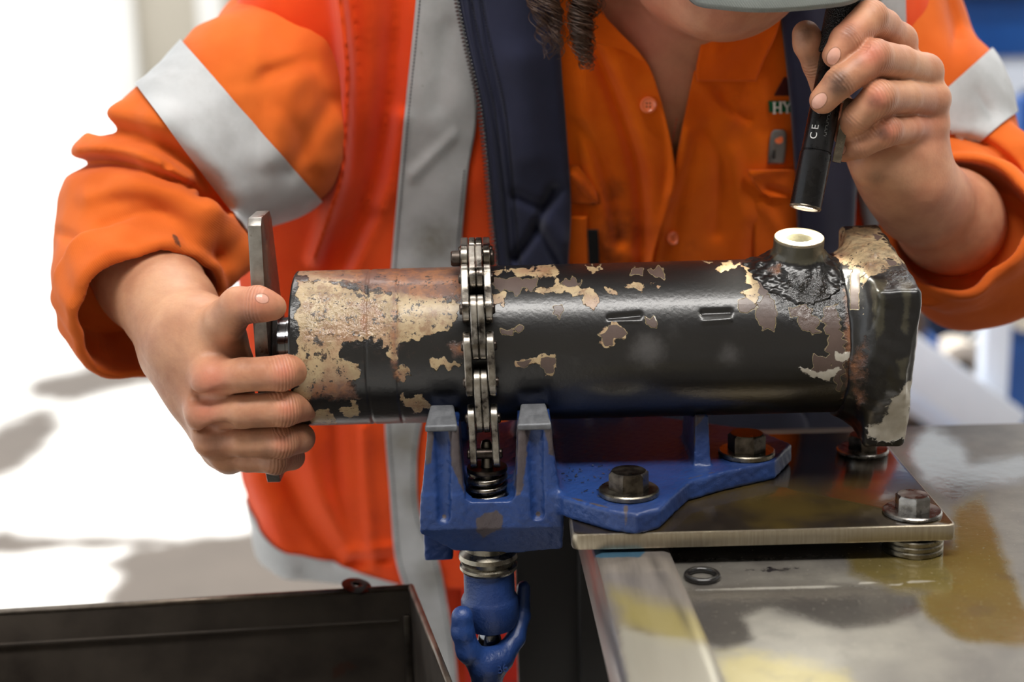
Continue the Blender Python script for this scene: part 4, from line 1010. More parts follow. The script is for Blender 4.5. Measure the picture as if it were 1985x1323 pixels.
# loose bright swarf on the base arm
bm = bmesh.new()
for _ in range(34):
    q = PZ(random.uniform(1088, 1200), random.uniform(903, 965), VT)
    Rr = Matrix.Rotation(random.uniform(0, 3.1), 3, 'Z') @ Matrix.Rotation(random.uniform(-.4, .4), 3, 'Y'); s = random.uniform(.0004, .0011)
    bm_box(bm, (q[0], q[1], VT + .0009), (s * random.uniform(1.5, 4), s * .8, .0004), Rr)
sw = bmobj('metal_swarf', bm, MAT['bolt_bright'], None); tag(sw, 'tiny bright metal shavings scattered on the blue vise base', 'swarf', kind='stuff')

# ================================================================== the worker
person = thing('person', (.08, .40, 0), 'worker in orange and silver hi-vis jacket bending over the cylinder with a torch', 'person')
TXC, TA, TB, TN = .070, .320, .130, 2.3
def yc(z): return .135 + (1.265 - z) * .30 + TB
def ta(z): return TA - .55 * np.clip(z - 1.20, 0, 1) ** 1.2 + .055 * np.clip(1.10 - z, 0, .26)
def txc(z): return TXC - .055 * np.clip(1.10 - z, 0, .26)
def FY(x, z):
    u = np.clip(np.abs(x - txc(z)) / ta(z), 0, .985); return yc(z) - TB * (1 - u ** TN) ** (1 / TN)
def f_torso(p, grow=0.0):
    a = ta(p[:, 2]) + grow; b = TB + grow; u = np.abs(p[:, 0] - txc(p[:, 2])) / a; v = np.abs(p[:, 1] - yc(p[:, 2])) / b
    d = ((u ** TN + v ** TN) ** (1 / TN) - 1) * TB * .92
    return d
def surf(px, py, off):
    """points on the chest surface seen at the given pixels, off metres in front of it"""
    px, py, off = np.broadcast_arrays(np.asarray(px, float), np.asarray(py, float), np.asarray(off, float))
    d = _f * FPX + _r * (px[..., None] - CX) - _u * (py[..., None] - CY)
    Y = np.full(px.shape, .17)
    for _ in range(14):
        P = CAM + d * ((Y - CAM[1]) / d[..., 1])[..., None]; Y = .5 * Y + .5 * (FY(P[..., 0], P[..., 2]) - off)
    return CAM + d * ((Y - CAM[1]) / d[..., 1])[..., None]
_RM = {}
def ridges(P, R):
    """fold height (m) at pixels: list of (polyline, amplitude_mm, width_px), looked up in a map drawn once"""
    if id(R) not in _RM:
        gx = np.arange(-200, 2220, 4.0); gy = np.arange(-320, 1480, 4.0); G = np.stack(np.meshgrid(gx, gy, indexing='ij'), -1).reshape(-1, 2).astype(np.float32)
        h = np.zeros(len(G), np.float32)
        for pl, a, w in R:
            C = spline(pl, 5).astype(np.float32); k = ((G > C.min(0) - 3 * w) & (G < C.max(0) + 3 * w)).all(1)
            h[k] += a * .001 * (1.25 if R is JF else 1.0) * np.exp(-(segdist(G[k], C) / w) ** 2)
        _RM[id(R)] = (h.reshape(len(gx), len(gy)), R)
    m = _RM[id(R)][0]; u = np.clip((P[:, 0] + 200) / 4, 0, m.shape[0] - 1.01); v = np.clip((P[:, 1] + 320) / 4, 0, m.shape[1] - 1.01)
    i = u.astype(np.int32); j = v.astype(np.int32); fu = u - i; fv = v - j
    return (m[i, j] * (1 - fu) + m[i + 1, j] * fu) * (1 - fv) + (m[i, j + 1] * (1 - fu) + m[i + 1, j + 1] * fu) * fv
JF = [([(700, -120), (704, 60), (708, 160), (695, 280), (655, 420)], 6, 40), ([(778, -200), (770, 0), (760, 120), (742, 280), (708, 400), (640, 540)], -8, 28),
      ([(775, 230), (745, 380), (690, 500), (668, 560)], 5, 18), ([(720, 420), (670, 520)], -5, 14), ([(652, -50), (668, 80), (672, 170), (662, 330), (640, 410), (610, 500)], 17, 13),
      ([(590, 840), (620, 950), (680, 1060)], 5, 22), ([(650, 830), (655, 960), (690, 1080)], -4, 16), ([(560, 930), (600, 1010), (650, 1080)], -4, 20), ([(705, 830), (712, 960), (725, 1090)], 4, 12), ([(675, 1075), (760, 1060)], 3, 10), ([(680, 1092), (755, 1085)], -3, 7),
      ([(500, 930), (530, 1000), (560, 1100)], 4, 24), ([(880, 262), (800, 340)], 2, 9), ([(870, 60), (850, 200)], -2, 24)]
SF = [([(1150, 90), (1195, 200), (1232, 320), (1245, 430), (1240, 520)], -9, 14), ([(1195, 120), (1235, 230), (1270, 330), (1270, 430)], 5, 22), ([(1130, 150), (1150, 330), (1180, 450)], 4, 18), ([(1110, 240), (1125, 400)], -3, 14),
      ([(1345, 150), (1390, 200), (1420, 230)], 3, 14), ([(1400, 240), (1340, 400), (1320, 510)], 3, 26), ([(1450, 140), (1475, 250)], -3, 18), ([(1180, 480), (1230, 500)], 3, 14), ([(1470, 160), (1480, 300), (1462, 420)], 3, 20), ([(1395, 180), (1420, 215), (1450, 230)], -4, 9), ([(1370, 250), (1400, 330), (1390, 450)], -4, 16), ([(1130, 250), (1170, 330), (1200, 470)], -5, 12), ([(1290, 200), (1303, 300), (1300, 380)], 4, 8), ([(1330, 260), (1318, 330), (1290, 420), (1268, 520)], 6, 12), ([(1420, 300), (1440, 420), (1430, 520)], 4, 18)]
NF = [([(902, -60), (925, 90), (955, 220), (975, 360), (990, 520)], -4, 6), ([(925, -60), (945, 90), (975, 230), (992, 370), (1003, 520)], -3, 6), ([(1000, 500), (1030, 460), (1062, 390), (1072, 370)], -7, 10), ([(1040, 440), (1075, 500), (1095, 540)], -5, 9), ([(1000, 380), (1050, 400), (1085, 370)], -4, 12), ([(1010, 120), (1030, 300)], 6, 40), ([(1060, 430), (1090, 470)], 5, 20)]
def patch(name, A, B, mat, off, folds=None, nt=80, ns=24, th=.0012, parent=None, attrs=None, byy=True, edge=0.0):
    A = spline(A, 8); B = spline(B, 8)
    if byy:
        ts = np.linspace(max(A[:, 1].min(), B[:, 1].min()), min(A[:, 1].max(), B[:, 1].max()), nt)
        a = np.stack([np.interp(ts, A[:, 1], A[:, 0]), ts], 1); b = np.stack([np.interp(ts, B[:, 1], B[:, 0]), ts], 1)
    else:
        def rs(C): s = np.r_[0, np.cumsum(np.linalg.norm(np.diff(C, axis=0), axis=1))]; t = np.linspace(0, s[-1], nt); return np.stack([np.interp(t, s, C[:, 0]), np.interp(t, s, C[:, 1])], 1)
        a, b = rs(A), rs(B)
    s = np.linspace(0, 1, ns); G = a[:, None] * (1 - s)[None, :, None] + b[:, None] * s[None, :, None]
    Pp_ = G.reshape(-1, 2).astype(np.float32); h = np.zeros(len(Pp_))
    if folds: h = h + ridges(Pp_, folds)
    ee = edge * np.tile(np.clip(np.minimum(s, 1 - s) / .08, 0, 1) ** .5, nt) if edge else 0
    Vf = surf(Pp_[:, 0], Pp_[:, 1], off + h + ee)
    if folds is JF: Vf = surf(Pp_[:, 0], Pp_[:, 1], off + h + ee + jwob(Vf.astype(np.float32)) / .92)
    Vk = Vf + np.array([0, th, 0])
    n0 = nt * ns; I = np.arange(n0).reshape(nt, ns)
    Fa = np.stack([I[:-1, :-1], I[1:, :-1], I[1:, 1:], I[:-1, 1:]], -1).reshape(-1, 4)
    ring = list(I[0, :]) + list(I[1:, -1]) + list(I[-1, -2::-1]) + list(I[-2:0:-1, 0])
    Fs = [[ring[k], ring[(k + 1) % len(ring)], ring[(k + 1) % len(ring)] + n0, ring[k] + n0] for k in range(len(ring))]
    Fall = Fa.tolist() + (Fa[:, ::-1] + n0).tolist() + Fs
    V = np.vstack([Vf, Vk]); P2 = np.vstack([Pp_, Pp_])
    at = {k: f(P2) for k, f in (attrs or {}).items()}
    return mobj(name, V, Fall if len(V) < 20000 else np.array(Fall), mat, parent if parent is not None else person, attrs=at)
def stitches(name, line, off, mat, parent, folds=None, step=7.0, w=.0005):
    C = spline(line, 12); s = np.r_[0, np.cumsum(np.linalg.norm(np.diff(C, axis=0), axis=1))]; t = np.arange(0, s[-1], step)
    q0 = np.stack([np.interp(t, s, C[:, 0]), np.interp(t, s, C[:, 1])], 1); q1 = np.stack([np.interp(t + step * .62, s, C[:, 0]), np.interp(t + step * .62, s, C[:, 1])], 1)
    o0 = off + (ridges(q0.astype(np.float32), folds) if folds else 0); o1 = off + (ridges(q1.astype(np.float32), folds) if folds else 0)
    A = surf(q0[:, 0], q0[:, 1], o0); B = surf(q1[:, 0], q1[:, 1], o1); V = []; Fc = []
    if folds is JF:
        w0 = jwob(A.astype(np.float32)) / .92; A = surf(q0[:, 0], q0[:, 1], o0 + w0); B = surf(q1[:, 0], q1[:, 1], o1 + w0)
    for a, b in zip(A, B):
        v, f = tube_data([a, b], w, 5); k = len(V); V += v; Fc += [[i + k for i in x] for x in f]
    o = mobj(name, V, Fc, mat, parent); o['kind'] = 'stuff'; return o

# ---- body: hands, forearms, chest, neck, head in one skin mesh ------------------------------------
def fingers(p, fs, k=.0016):
    d = None
    for js in fs:
        c = chain(p, js, .002); d = c if d is None else sm(d, c, k)
    return d
# fist on the bar
LW = J((368, 655, -.008, 26))[0]
L_idx = J((412, 735, -.050, 13), (470, 727, -.058, 11.6), (545, 724, -.062, 12.2), (583, 712, -.043, 11.2), (572, 708, -.018, 9.6))
L_mid = J((400, 800, -.044, 13), (470, 798, -.054, 11.8), (552, 793, -.058, 12.4), (588, 786, -.036, 11.2), (572, 785, -.010, 9.6))
L_rng = J((415, 852, -.036, 12.2), (470, 856, -.045, 11), (548, 857, -.050, 11.4), (582, 850, -.028, 10.4), (566, 848, -.004, 9))
L_pnk = J((445, 882, -.028, 10.6), (480, 890, -.034, 9.4), (535, 893, -.040, 9.6), (566, 887, -.020, 9.0), (550, 884, .002, 8))
L_thb = J((425, 655, -.022, 16.5), (436, 622, -.040, 14.6), (462, 594, -.052, 13.0), (500, 590, -.058, 12.2), (522, 594, -.056, 9.8), (532, 596, -.055, 8.0))
def f_lhand(p):
    fg = fingers(p, [L_idx, L_mid, L_rng, L_pnk])
    pm = chain(p, J((385, 640, -.016, 22), (412, 735, -.046, 13.5)))
    for b in (J((362, 665, -.010, 23), (400, 800, -.040, 13.5)), J((350, 685, -.002, 20), (415, 852, -.032, 13)), J((350, 695, .006, 19), (445, 888, -.022, 12)),
              J((400, 690, -.004, 24), (455, 830, -.012, 22)), J((410, 640, -.018, 18), (450, 700, -.026, 15)), J((372, 760, -.008, 15), (430, 870, -.006, 15))):
        pm = sm(pm, chain(p, b), .012)
    th = chain(p, L_thb, .003); pm = sm(pm, th, .010)
    d = sm(fg, pm, .007)
    for js in (L_idx, L_mid, L_rng, L_pnk):                                    # knuckles
        d = sm(d, ell(p, js[0][0] + np.array([-.002, -.004, .001]), (.009, .008, .009)), .008)
        d = sm(d, ell(p, js[2][0] + np.array([0, -.003, .0]), (.0095, .0095, .0085)), .004)
    fa = chain(p, J((368, 655, -.006, 29), (330, 600, .03, 31), (290, 545, .070, 36), (235, 470, .115, 39), (205, 440, .135, 38)), .02)
    d = sm(d, fa, .022)
    d = sm(d, cone(p, *[PY(*q) for q in ((330, 700, .01), (372, 762, -.012))], .017, .014), .016)
    # tendon grooves between the knuckles on the back of the hand
    for (q0, q1) in (((382, 770, -.052), (440, 765, -.066)), ((392, 827, -.046), (440, 828, -.060))):
        d = smax(d, -(cone(p, PY(*q0), PY(*q1), .0035, .003)), .006)
    return d
# hand on the torch
def RJ(*q): return J(*[(a, b, c + .047, r) for a, b, c, r in q])
R_idx = RJ((1738, 82, .004, 13.0), (1712, 52, -.016, 12.2), (1685, 36, -.036, 12.6), (1640, 78, -.052, 11.2), (1620, 106, -.055, 9.2))
R_mid = RJ((1788, 142, -.004, 13.2), (1745, 122, -.030, 12.2), (1693, 112, -.054, 12.8), (1628, 160, -.062, 11.0), (1596, 194, -.058, 9.6))
R_rng = RJ((1802, 196, -.006, 12.8), (1755, 188, -.034, 11.6), (1703, 190, -.058, 12.2), (1662, 228, -.052, 10.4), (1640, 258, -.040, 9.4))
R_pnk = RJ((1796, 246, -.002, 11.4), (1760, 248, -.028, 10.4), (1716, 256, -.048, 10.6), (1668, 282, -.046, 9.0), (1638, 293, -.040, 7.8))
R_thb = J((1720, 318, .050, 21), (1668, 270, .050, 15), (1612, 195, .040, 11.5), (1583, 125, .028, 9.6), (1568, 84, .022, 10.8), (1562, 66, .022, 9.6))
def f_rhand(p):
    fg = fingers(p, [R_idx, R_mid, R_rng, R_pnk])
    pm = chain(p, RJ((1748, 350, .012, 25), (1738, 92, .012, 13.5)))
    for b in (RJ((1760, 345, .008, 24), (1786, 146, .004, 14)), RJ((1765, 345, .006, 23), (1798, 200, .002, 14)), RJ((1765, 345, .008, 22), (1790, 248, .004, 13)),
             RJ((1715, 322, .0, 21), (1690, 318, -.014, 16)), RJ((1745, 300, -.010, 19), (1725, 322, -.012, 19)), RJ((1700, 300, .004, 18), (1740, 200, .016, 16))):
        pm = sm(pm, chain(p, b), .012)
    th = chain(p, R_thb, .003); pm = sm(pm, th, .010)
    d = sm(fg, pm, .006)
    for js in (R_idx, R_mid, R_rng, R_pnk):
        d = sm(d, ell(p, js[0][0] + np.array([.003, -.002, .002]), (.0095, .009, .0095)), .008)
        d = sm(d, ell(p, js[2][0] + np.array([.001, -.003, .002]), (.0098, .0098, .0092)), .004)
    fa = chain(p, J((1757, 352, .056, 27), (1785, 385, .080, 31), (1840, 428, .132, 38), (1880, 465, .205, 44)), .02)
    d = sm(d, fa, .022)
    return d
HC = PY(1405, -185, .10)
chin = PY(1384, -16, .055)
def f_core(p):
    d = np.maximum(f_torso(p, -.021), p[:, 2] - 1.36)
    d = np.maximum(d, .80 - p[:, 2])
    nk = chain(p, [(PY(1262, 170, .235), .066), (PY(1300, 20, .195), .060), (PY(1350, -130, .15), .060)], .01)
    d = sm(d, nk, .045)
    # shoulders
    for sx_ in ((PY(760, -60, .30), PY(1180, -140, .27)), (PY(1180, -140, .27), PY(1640, -70, .29))): d = sm(d, cone(p, sx_[0], sx_[1], .06, .075), .04)
    sk = ell(p, HC, (.078, .098, .100)); d = sm(d, sk, .02)
    jw = chain(p, [(PY(1262, -120, .12), .026), (PY(1310, -45, .085), .027), (chin, .0305), (PY(1440, -60, .06), .030), (PY(1475, -140, .09), .026)], .01)
    face = chain(p, [(HC + np.array([.005, -.03, -.02]), .070), (chin + np.array([0, .015, .02]), .034)]); d = sm(d, sm(jw, face, .02), .015)
    ns = chain(p, [(HC + np.array([.012, -.088, .012]), .010), (HC + np.array([.014, -.108, -.022]), .013)]); d = sm(d, ns, .010)
    d = sm(d, cone(p, HC + np.array([-.012, -.088, -.052]), HC + np.array([.032, -.086, -.052]), .007, .007), .008)
    for s in (-1, 1):
        d = smax(d, -ell(p, HC + np.array([.012 + s * .031, -.096, .012]), (.017, .012, .012)), .010)
        d = sm(d, ell(p, HC + np.array([.010 + s * .030, -.080, .010]), (.012, .012, .012)), .002)
        d = sm(d, ell(p, HC + np.array([s * .078, .005, -.01]), (.008, .017, .030)), .006)
    return d
parts = []
for fn, lo, hi, h in ((f_lhand, (-.36, -.095, .90), (-.115, .22, 1.135), .0013), (f_rhand, (.175, -.095, 1.02), (.40, .26, 1.295), .0013), (f_core, (-.28, -.06, .79), (.43, .54, 1.50), .0055)):
    V_, F_ = nets(fn, lo, hi, h); parts.append((relax(V_, F_, 2), F_))
Vk_ = np.vstack([a for a, _ in parts]); off_ = np.cumsum([0] + [len(a) for a, _ in parts]); Fk_ = np.vstack([f + o for (_, f), o in zip(parts, off_)])
Nk_ = vnormals(Vk_, Fk_); Pk_ = project(Vk_).astype(np.float32); Pk_[~facing(Vk_, Nk_)] = -9e3
NAILS = [[(x + a * math.cos(t) * math.cos(w) - b * math.sin(t) * math.sin(w), y + a * math.cos(t) * math.sin(w) + b * math.sin(t) * math.cos(w)) for t in np.linspace(0, 6.283, 20)[:-1]]
         for x, y, a, b, w in ((508, 579, 13, 9, .25), (1616, 109, 12, 18, .45), (1588, 196, 12, 18, .75), (1631, 291, 8, 11, .5))]
bat = {'nail': mask(Pk_, NAILS, 3),
       'red': np.clip(blobs(Pk_, [(1690, 105, 26, .9), (1702, 190, 22, 1), (1722, 255, 22, 1), (1640, 60, 40, .4), (410, 735, 34, .8), (400, 795, 28, .7), (550, 720, 24, .8), (556, 790, 20, .7), (545, 860, 20, .6), (500, 590, 36, .6), (1240, 70, 90, .9), (1290, 150, 60, .6), (1400, 30, 50, .5), (1800, 250, 50, .5), (1850, 430, 90, .35)]), 0, 1),
       'pale': np.clip(blobs(Pk_, [(320, 570, 70, .6), (380, 650, 50, .4), (1720, 330, 50, .4), (1780, 150, 40, .5)]), 0, 1),
       'grime': np.clip(blobs(Pk_, [(1625, 160, 34, .85), (1645, 62, 30, .55), (1560, 62, 26, .7), (1572, 120, 22, .5), (1695, 195, 20, .55), (1712, 258, 20, .65), (1760, 150, 60, .22), (1680, 240, 70, .25), (1700, 90, 60, .2), (1600, 200, 10, .3), (1655, 300, 30, .45), (1700, 345, 26, .5), (1640, 240, 24, .35), (480, 640, 40, .9), (450, 800, 90, .3), (520, 860, 70, .3), (400, 720, 60, .2), (470, 690, 30, .5), (585, 720, 12, .5), (420, 860, 30, .45), (500, 760, 26, .35), (500, 835, 30, .5), (520, 885, 30, .5), (540, 600, 10, .4), (430, 690, 26, .3), (1740, 220, 16, .3), (1665, 120, 16, .4), (1320, 300, 30, .5), (1320, 110, 40, .25)]), 0, 1)}
kco = np.zeros(len(Vk_)); kin = np.zeros(len(Vk_))
for js in (L_idx, L_mid, L_rng, L_pnk, R_idx, R_mid, R_rng, R_pnk):
    for jn, am, wd in ((2, 1.0, .0075), (3, .7, .0045)):
        c = js[jn][0]; ax_ = js[jn + 1][0] - js[jn - 1][0]; ax_ = ax_ / np.linalg.norm(ax_); w = Vk_ - c; h = w @ ax_; g_ = am * np.exp(-(h / wd) ** 2) * (np.linalg.norm(w, axis=1) < .019)
        up_ = g_ > kin; kco[up_] = h[up_]; kin = np.maximum(kin, g_)
for jn in (3,):
    for js in (L_thb, R_thb):
        c = js[jn][0]; ax_ = js[jn + 1][0] - js[jn - 1][0]; ax_ = ax_ / np.linalg.norm(ax_); w = Vk_ - c; h = w @ ax_; g_ = np.exp(-(h / .006) ** 2) * (np.linalg.norm(w, axis=1) < .02)
        up_ = g_ > kin; kco[up_] = h[up_]; kin = np.maximum(kin, g_)
bat['kco'] = kco; bat['kin'] = kin
body = mobj('body', Vk_, Fk_, MAT['skin'], person, attrs=bat)

# ---- sleeves ---------------------------------------------------------------------------------------
def ring_frame(c, ax): 
    ax = np.asarray(ax, float); return ax / np.linalg.norm(ax)
def f_cuffed(p, upper, fore, c, n, rc, rolls, wseed, folds, band=.042):
    """sleeve of upper arm + bent forearm ending in a rolled, hollow cuff at c (axis n)"""
    d = sm(chain(p, upper, .02), chain(p, fore, .02), .03)
    for r_ in rolls: d = sm(d, chain(p, r_, .006), .010)
    w = (p - c.astype(np.float32)); h = w @ n.astype(np.float32); q = w - h[:, None] * n.astype(np.float32); r = np.sqrt((q * q).sum(1))
    d = d + .0018 * wob(p, wseed, .075) + .0004 * wob(p, wseed + 1, .03)
    d = d - np.where(p[:, 1] < .24, ridges(project(p).astype(np.float32), folds), 0) * np.clip((-h - .015) / .03, 0, 1)
    near = r < .12
    d = np.where(near, smax(d, h + .006, .004), d)
    lob = 1 + .05 * np.sin(3 * np.arctan2(q[:, 2], q[:, 0]) + 1) + .02 * np.sin(7 * np.arctan2(q[:, 2], q[:, 0]))
    R = rc * lob + .0012 * wob(p, wseed + 2, .03)
    hh = np.abs(h + band / 2) - (band / 2 - .006); dr = r - (R - .006)
    cuf = np.sqrt(np.maximum(hh, 0) ** 2 + np.maximum(dr, 0) ** 2) + np.minimum(np.maximum(hh, dr), 0) - .006
    d = sm(d, cuf, .004)
    inner = np.maximum(r - (R - .0085 - .20 * np.clip(-h - .02, 0, .1)), -(h + .050)); d = smax(d, -inner, .003)
    return d
# sleeve of the arm on the bar
LU = J((800, 0, .33, 98), (640, 110, .306, 92), (490, 235, .192, 80), (376, 308, .155, 67), (285, 372, .158, 62))
LC = PY(288, 606, .048); LN = ring_frame(LC, PY(368, 655, -.006) - PY(188, 425, .118))
LFo = [(PY(292, 392, .150), .058), (PY(276, 440, .132), .058), (LC - LN * .03, .060)]
LR = [J((200, 290, .140, 20), (245, 262, .118, 22), (310, 268, .100, 22), (380, 330, .098, 16)), J((198, 400, .135, 21), (232, 358, .105, 22), (295, 352, .088, 24), (385, 410, .082, 20), (440, 470, .105, 16)),
      J((182, 480, .12, 19), (200, 450, .10, 20), (280, 430, .075, 18), (370, 470, .075, 15)), J((170, 500, .12, 15), (166, 560, .10, 15)), J((455, 440, .13, 14), (455, 500, .11, 16), (430, 545, .09, 12))]
LSF = [([(200, 250), (270, 264), (330, 290), (395, 345), (425, 400)], -17, 22), ([(130, 322), (190, 316), (250, 322), (320, 345), (370, 366), (405, 415), (432, 490)], -13, 13), ([(118, 452), (150, 468), (172, 500), (168, 560)], -3, 10), ([(150, 290), (220, 285), (300, 305), (360, 345)], 5, 14),
       ([(170, 380), (250, 365), (330, 385), (380, 430)], 6, 20), ([(200, 440), (300, 415), (390, 450)], -4, 14), ([(640, 60), (560, 180), (530, 300)], 5, 30), ([(560, 130), (500, 160), (450, 165)], -1.5, 14), ([(600, 60), (560, 110), (500, 130)], 2, 16), ([(520, 190), (500, 250), (505, 300)], -1.5, 14), ([(545, 210), (580, 260), (600, 330)], -2, 16), ([(600, 120), (520, 140)], -4, 18), ([(640, 200), (560, 330)], -5, 22), ([(500, 60), (470, 170)], 3, 26)]
def f_lsl2(p): return f_cuffed(p, LU, LFo, LC, LN, .0625, LR, 51, LSF)
Vl, Fl = nets(f_lsl2, (-.43, -.02, .92), (.02, .42, 1.40), .0024); Vl = relax(Vl, Fl, 1)
Pl = project(Vl).astype(np.float32); Pl[~facing(Vl, vnormals(Vl, Fl))] = -9e3
sl = mobj('sleeve', Vl, Fl, MAT['sleeve'], person, attrs={'dirt': np.clip(np.maximum(mask(Pl, [[(335, 455), (342, 458), (352, 480), (340, 472)]], 3) * 2, blobs(Pl, [(560, 350, 60, .35), (300, 520, 50, .3), (260, 300, 40, .25)])), 0, 1)})
def band_from(V, Fq, p0, n0, p1, n1, keep, name, parent, grow=.0016, attrs=None, folds=None):
    """reflective band: the sleeve surface between two planes, lifted off the cloth"""
    N = vnormals(V, Fq); bm = bmesh.new(); W = V + N * grow
    sel = ((W - p0) @ n0 > -.006) & ((W - p1) @ n1 > -.006) & keep
    fsel = Fq[sel[Fq].all(1)]; used = np.unique(fsel); mp = {int(u): bm.verts.new(W[u]) for u in used}
    for f in fsel: bm.faces.new([mp[int(i)] for i in f])
    for pp, nn in ((p0, n0), (p1, n1)):
        bmesh.ops.bisect_plane(bm, geom=list(bm.verts) + list(bm.edges) + list(bm.faces), plane_co=pp, plane_no=nn, clear_inner=True)
    bmesh.ops.recalc_face_normals(bm, faces=bm.faces)
    bmesh.ops.solidify(bm, geom=list(bm.faces), thickness=-.0011)
    tb = bmobj(name, bm, MAT['tape'], parent, angle=60)
    # a row of stitches a little inside either edge
    W2 = V + N * (grow + .0004); f2 = Fq[(keep & ((W2 - p0) @ n0 > -.01) & ((W2 - p1) @ n1 > -.01))[Fq].all(1)]
    used = np.unique(f2); sv, sf = [], []
    for pp, nn in ((p0 + n0 * .0035, n0), (p1 + n1 * .0035, n1)):
        b2 = bmesh.new(); m2 = {int(u): b2.verts.new(W2[u]) for u in used}
        for f in f2: b2.faces.new([m2[int(i)] for i in f])
        r = bmesh.ops.bisect_plane(b2, geom=list(b2.verts) + list(b2.edges) + list(b2.faces), plane_co=pp, plane_no=nn)
        for e in r['geom_cut']:
            if isinstance(e, bmesh.types.BMEdge) and e.calc_length() > .0009:
                a_, c_ = np.array(e.verts[0].co), np.array(e.verts[1].co); d_ = (c_ - a_) * .2
                v, g = tube_data([a_ + d_, c_ - d_], .00045, 5); k = len(sv); sv += v; sf += [[i + k for i in q_] for q_ in g]
        b2.free()
    if sv: st_ = mobj('stitching', sv, sf, MAT['thread'], parent); st_['kind'] = 'stuff'
    return tb
def plane_through(a, b, c, toward):
    a, b, c, t = map(np.asarray, (a, b, c, toward)); n = np.cross(b - a, c - a); n = n / np.linalg.norm(n)
    return a, n * (1 if (t - a) @ n > 0 else -1)
mid = PY(430, 270, .17); axd = PY(376, 308, .155) - PY(490, 235, .185)
q = lambda px, py: PY(px, py, .10)
e1 = (PY(362, 90, .16), PY(490, 232, .10), PY(622, 388, .16)); e2 = (PY(284, 190, .14), PY(372, 330, .08), PY(468, 432, .12))
p0_, n0_ = plane_through(e1[0], e1[2], PY(490, 235, .3), mid); p1_, n1_ = plane_through(e2[0], e2[2], PY(372, 300, .3), mid)
band_from(Vl, Fl, p0_, n0_, p1_, n1_, (np.linalg.norm(Vl - mid, axis=1) < .2), 'sleeve_tape', sl)
# sleeve of the arm with the torch
RU = J((1590, -70, .30, 92), (1660, 80, .285, 88), (1772, 228, .245, 76), (1826, 350, .235, 68), (1890, 470, .225, 64))
RC_ = PY(1853, 428, .110); RN_ = ring_frame(RC_, PY(1757, 352, .056) - PY(1880, 465, .210))
RFo = [(PY(1900, 470, .225), .066), (PY(1898, 468, .17), .068), (RC_ - RN_ * .03, .061)]
RR = [J((1800, 278, .13, 14), (1860, 292, .105, 17), (1925, 350, .105, 20), (1965, 420, .13, 22)), J((1900, 250, .19, 18), (1955, 300, .17, 22), (1990, 370, .18, 24)), J((1930, 480, .12, 20), (1900, 535, .12, 20), (1830, 560, .12, 16)), J((1720, 540, .14, 14), (1790, 555, .11, 14)), J((1985, 400, .16, 26), (1985, 470, .16, 24))]
RSF = [([(1790, -40), (1800, 60), (1790, 140)], 6, 20), ([(1820, -40), (1850, 60), (1840, 120)], -7, 16), ([(1770, 60), (1765, 130)], -5, 14), ([(1840, 262), (1900, 275), (1940, 300), (1985, 350)], -9, 10), ([(1900, 310), (1950, 360), (1965, 430)], 5, 16), ([(1920, 340), (1940, 400), (1935, 470)], -6, 10), ([(1800, 565), (1880, 555), (1930, 520)], -4, 10), ([(1890, 180), (1920, 230)], -3, 10), ([(1960, 380), (1975, 460)], -6, 10)]
def f_rsl(p): return f_cuffed(p, RU, RFo, RC_, RN_, .061, RR, 61, RSF)
Vr, Fr = nets(f_rsl, (.12, .0, .98), (.62, .42, 1.42), .0024); Vr = relax(Vr, Fr, 1)
Pr = project(Vr).astype(np.float32); Pr[~facing(Vr, vnormals(Vr, Fr))] = -9e3
sr = mobj('sleeve', Vr, Fr, MAT['sleeve'], person, attrs={'dirt': blobs(Pr, [(1860, 540, 30, .4)])})
midr = PY(1800, 290, .24); e1 = (PY(1812, 192, .17), PY(1897, 116, .20)); e2 = (PY(1832, 330, .17), PY(1952, 232, .20))
p0_, n0_ = plane_through(e1[0], e1[1], PY(1850, 155, .5), midr); p1_, n1_ = plane_through(e2[0], e2[1], PY(1890, 285, .5), midr)
band_from(Vr, Fr, p0_, n0_, p1_, n1_, (np.linalg.norm(Vr - midr, axis=1) < .19) & (np.linalg.norm(Vr - RC_, axis=1) > .085), 'sleeve_tape', sr)

# ---- jacket body (open at the front) ----------------------------------------------------------------
cutL = PY(1000, 300, .15)[0]; cutR = PY(1600, 300, .15)[0]
def jwob(p): return .0014 * wob(p, 71, .10) + .0003 * wob(p, 72, .035)
def f_jkt(p):
    P = project(p).astype(np.float32)
    fold = np.where(p[:, 1] < yc(p[:, 2]), ridges(P, JF), 0) + jwob(p)
    d = f_torso(p, 0.0) - fold
    d = smax(d, p[:, 2] - 1.345, .03); d = np.maximum(d, .70 - p[:, 2])
    for c0, c1 in ((PY(760, -60, .31), PY(1060, -130, .30)), (PY(1400, -130, .30), PY(1630, -70, .30))): d = sm(d, cone(p, c0, c1, .085, .08), .05)
    opening = np.maximum(np.maximum(cutL - p[:, 0], p[:, 0] - cutR), p[:, 1] - (yc(p[:, 2]) - .01)); d = np.maximum(d, -opening)
    nkh = np.sqrt((p[:, 0] - PY(1300, 20, .195)[0]) ** 2 + (p[:, 1] - .20) ** 2) - .085; d = np.maximum(d, -np.maximum(nkh, 1.2 - p[:, 2]))
    d = np.maximum(d, -f_torso(p, -.034))                                # a shell, not a solid
    return d
Vj, Fj = nets(f_jkt, (-.30, .02, .69), (.45, .60, 1.43), .0030); Vj = relax(Vj, Fj, 1)
Pj = project(Vj).astype(np.float32); Pj[~facing(Vj, vnormals(Vj, Fj))] = -9e3
jk = mobj('jacket', Vj, Fj, MAT['jacket'], person, attrs={'dirt': blobs(Pj, [(640, 480, 40, .35), (720, 1050, 40, .5), (560, 980, 40, .4), (700, 900, 50, .35)])})
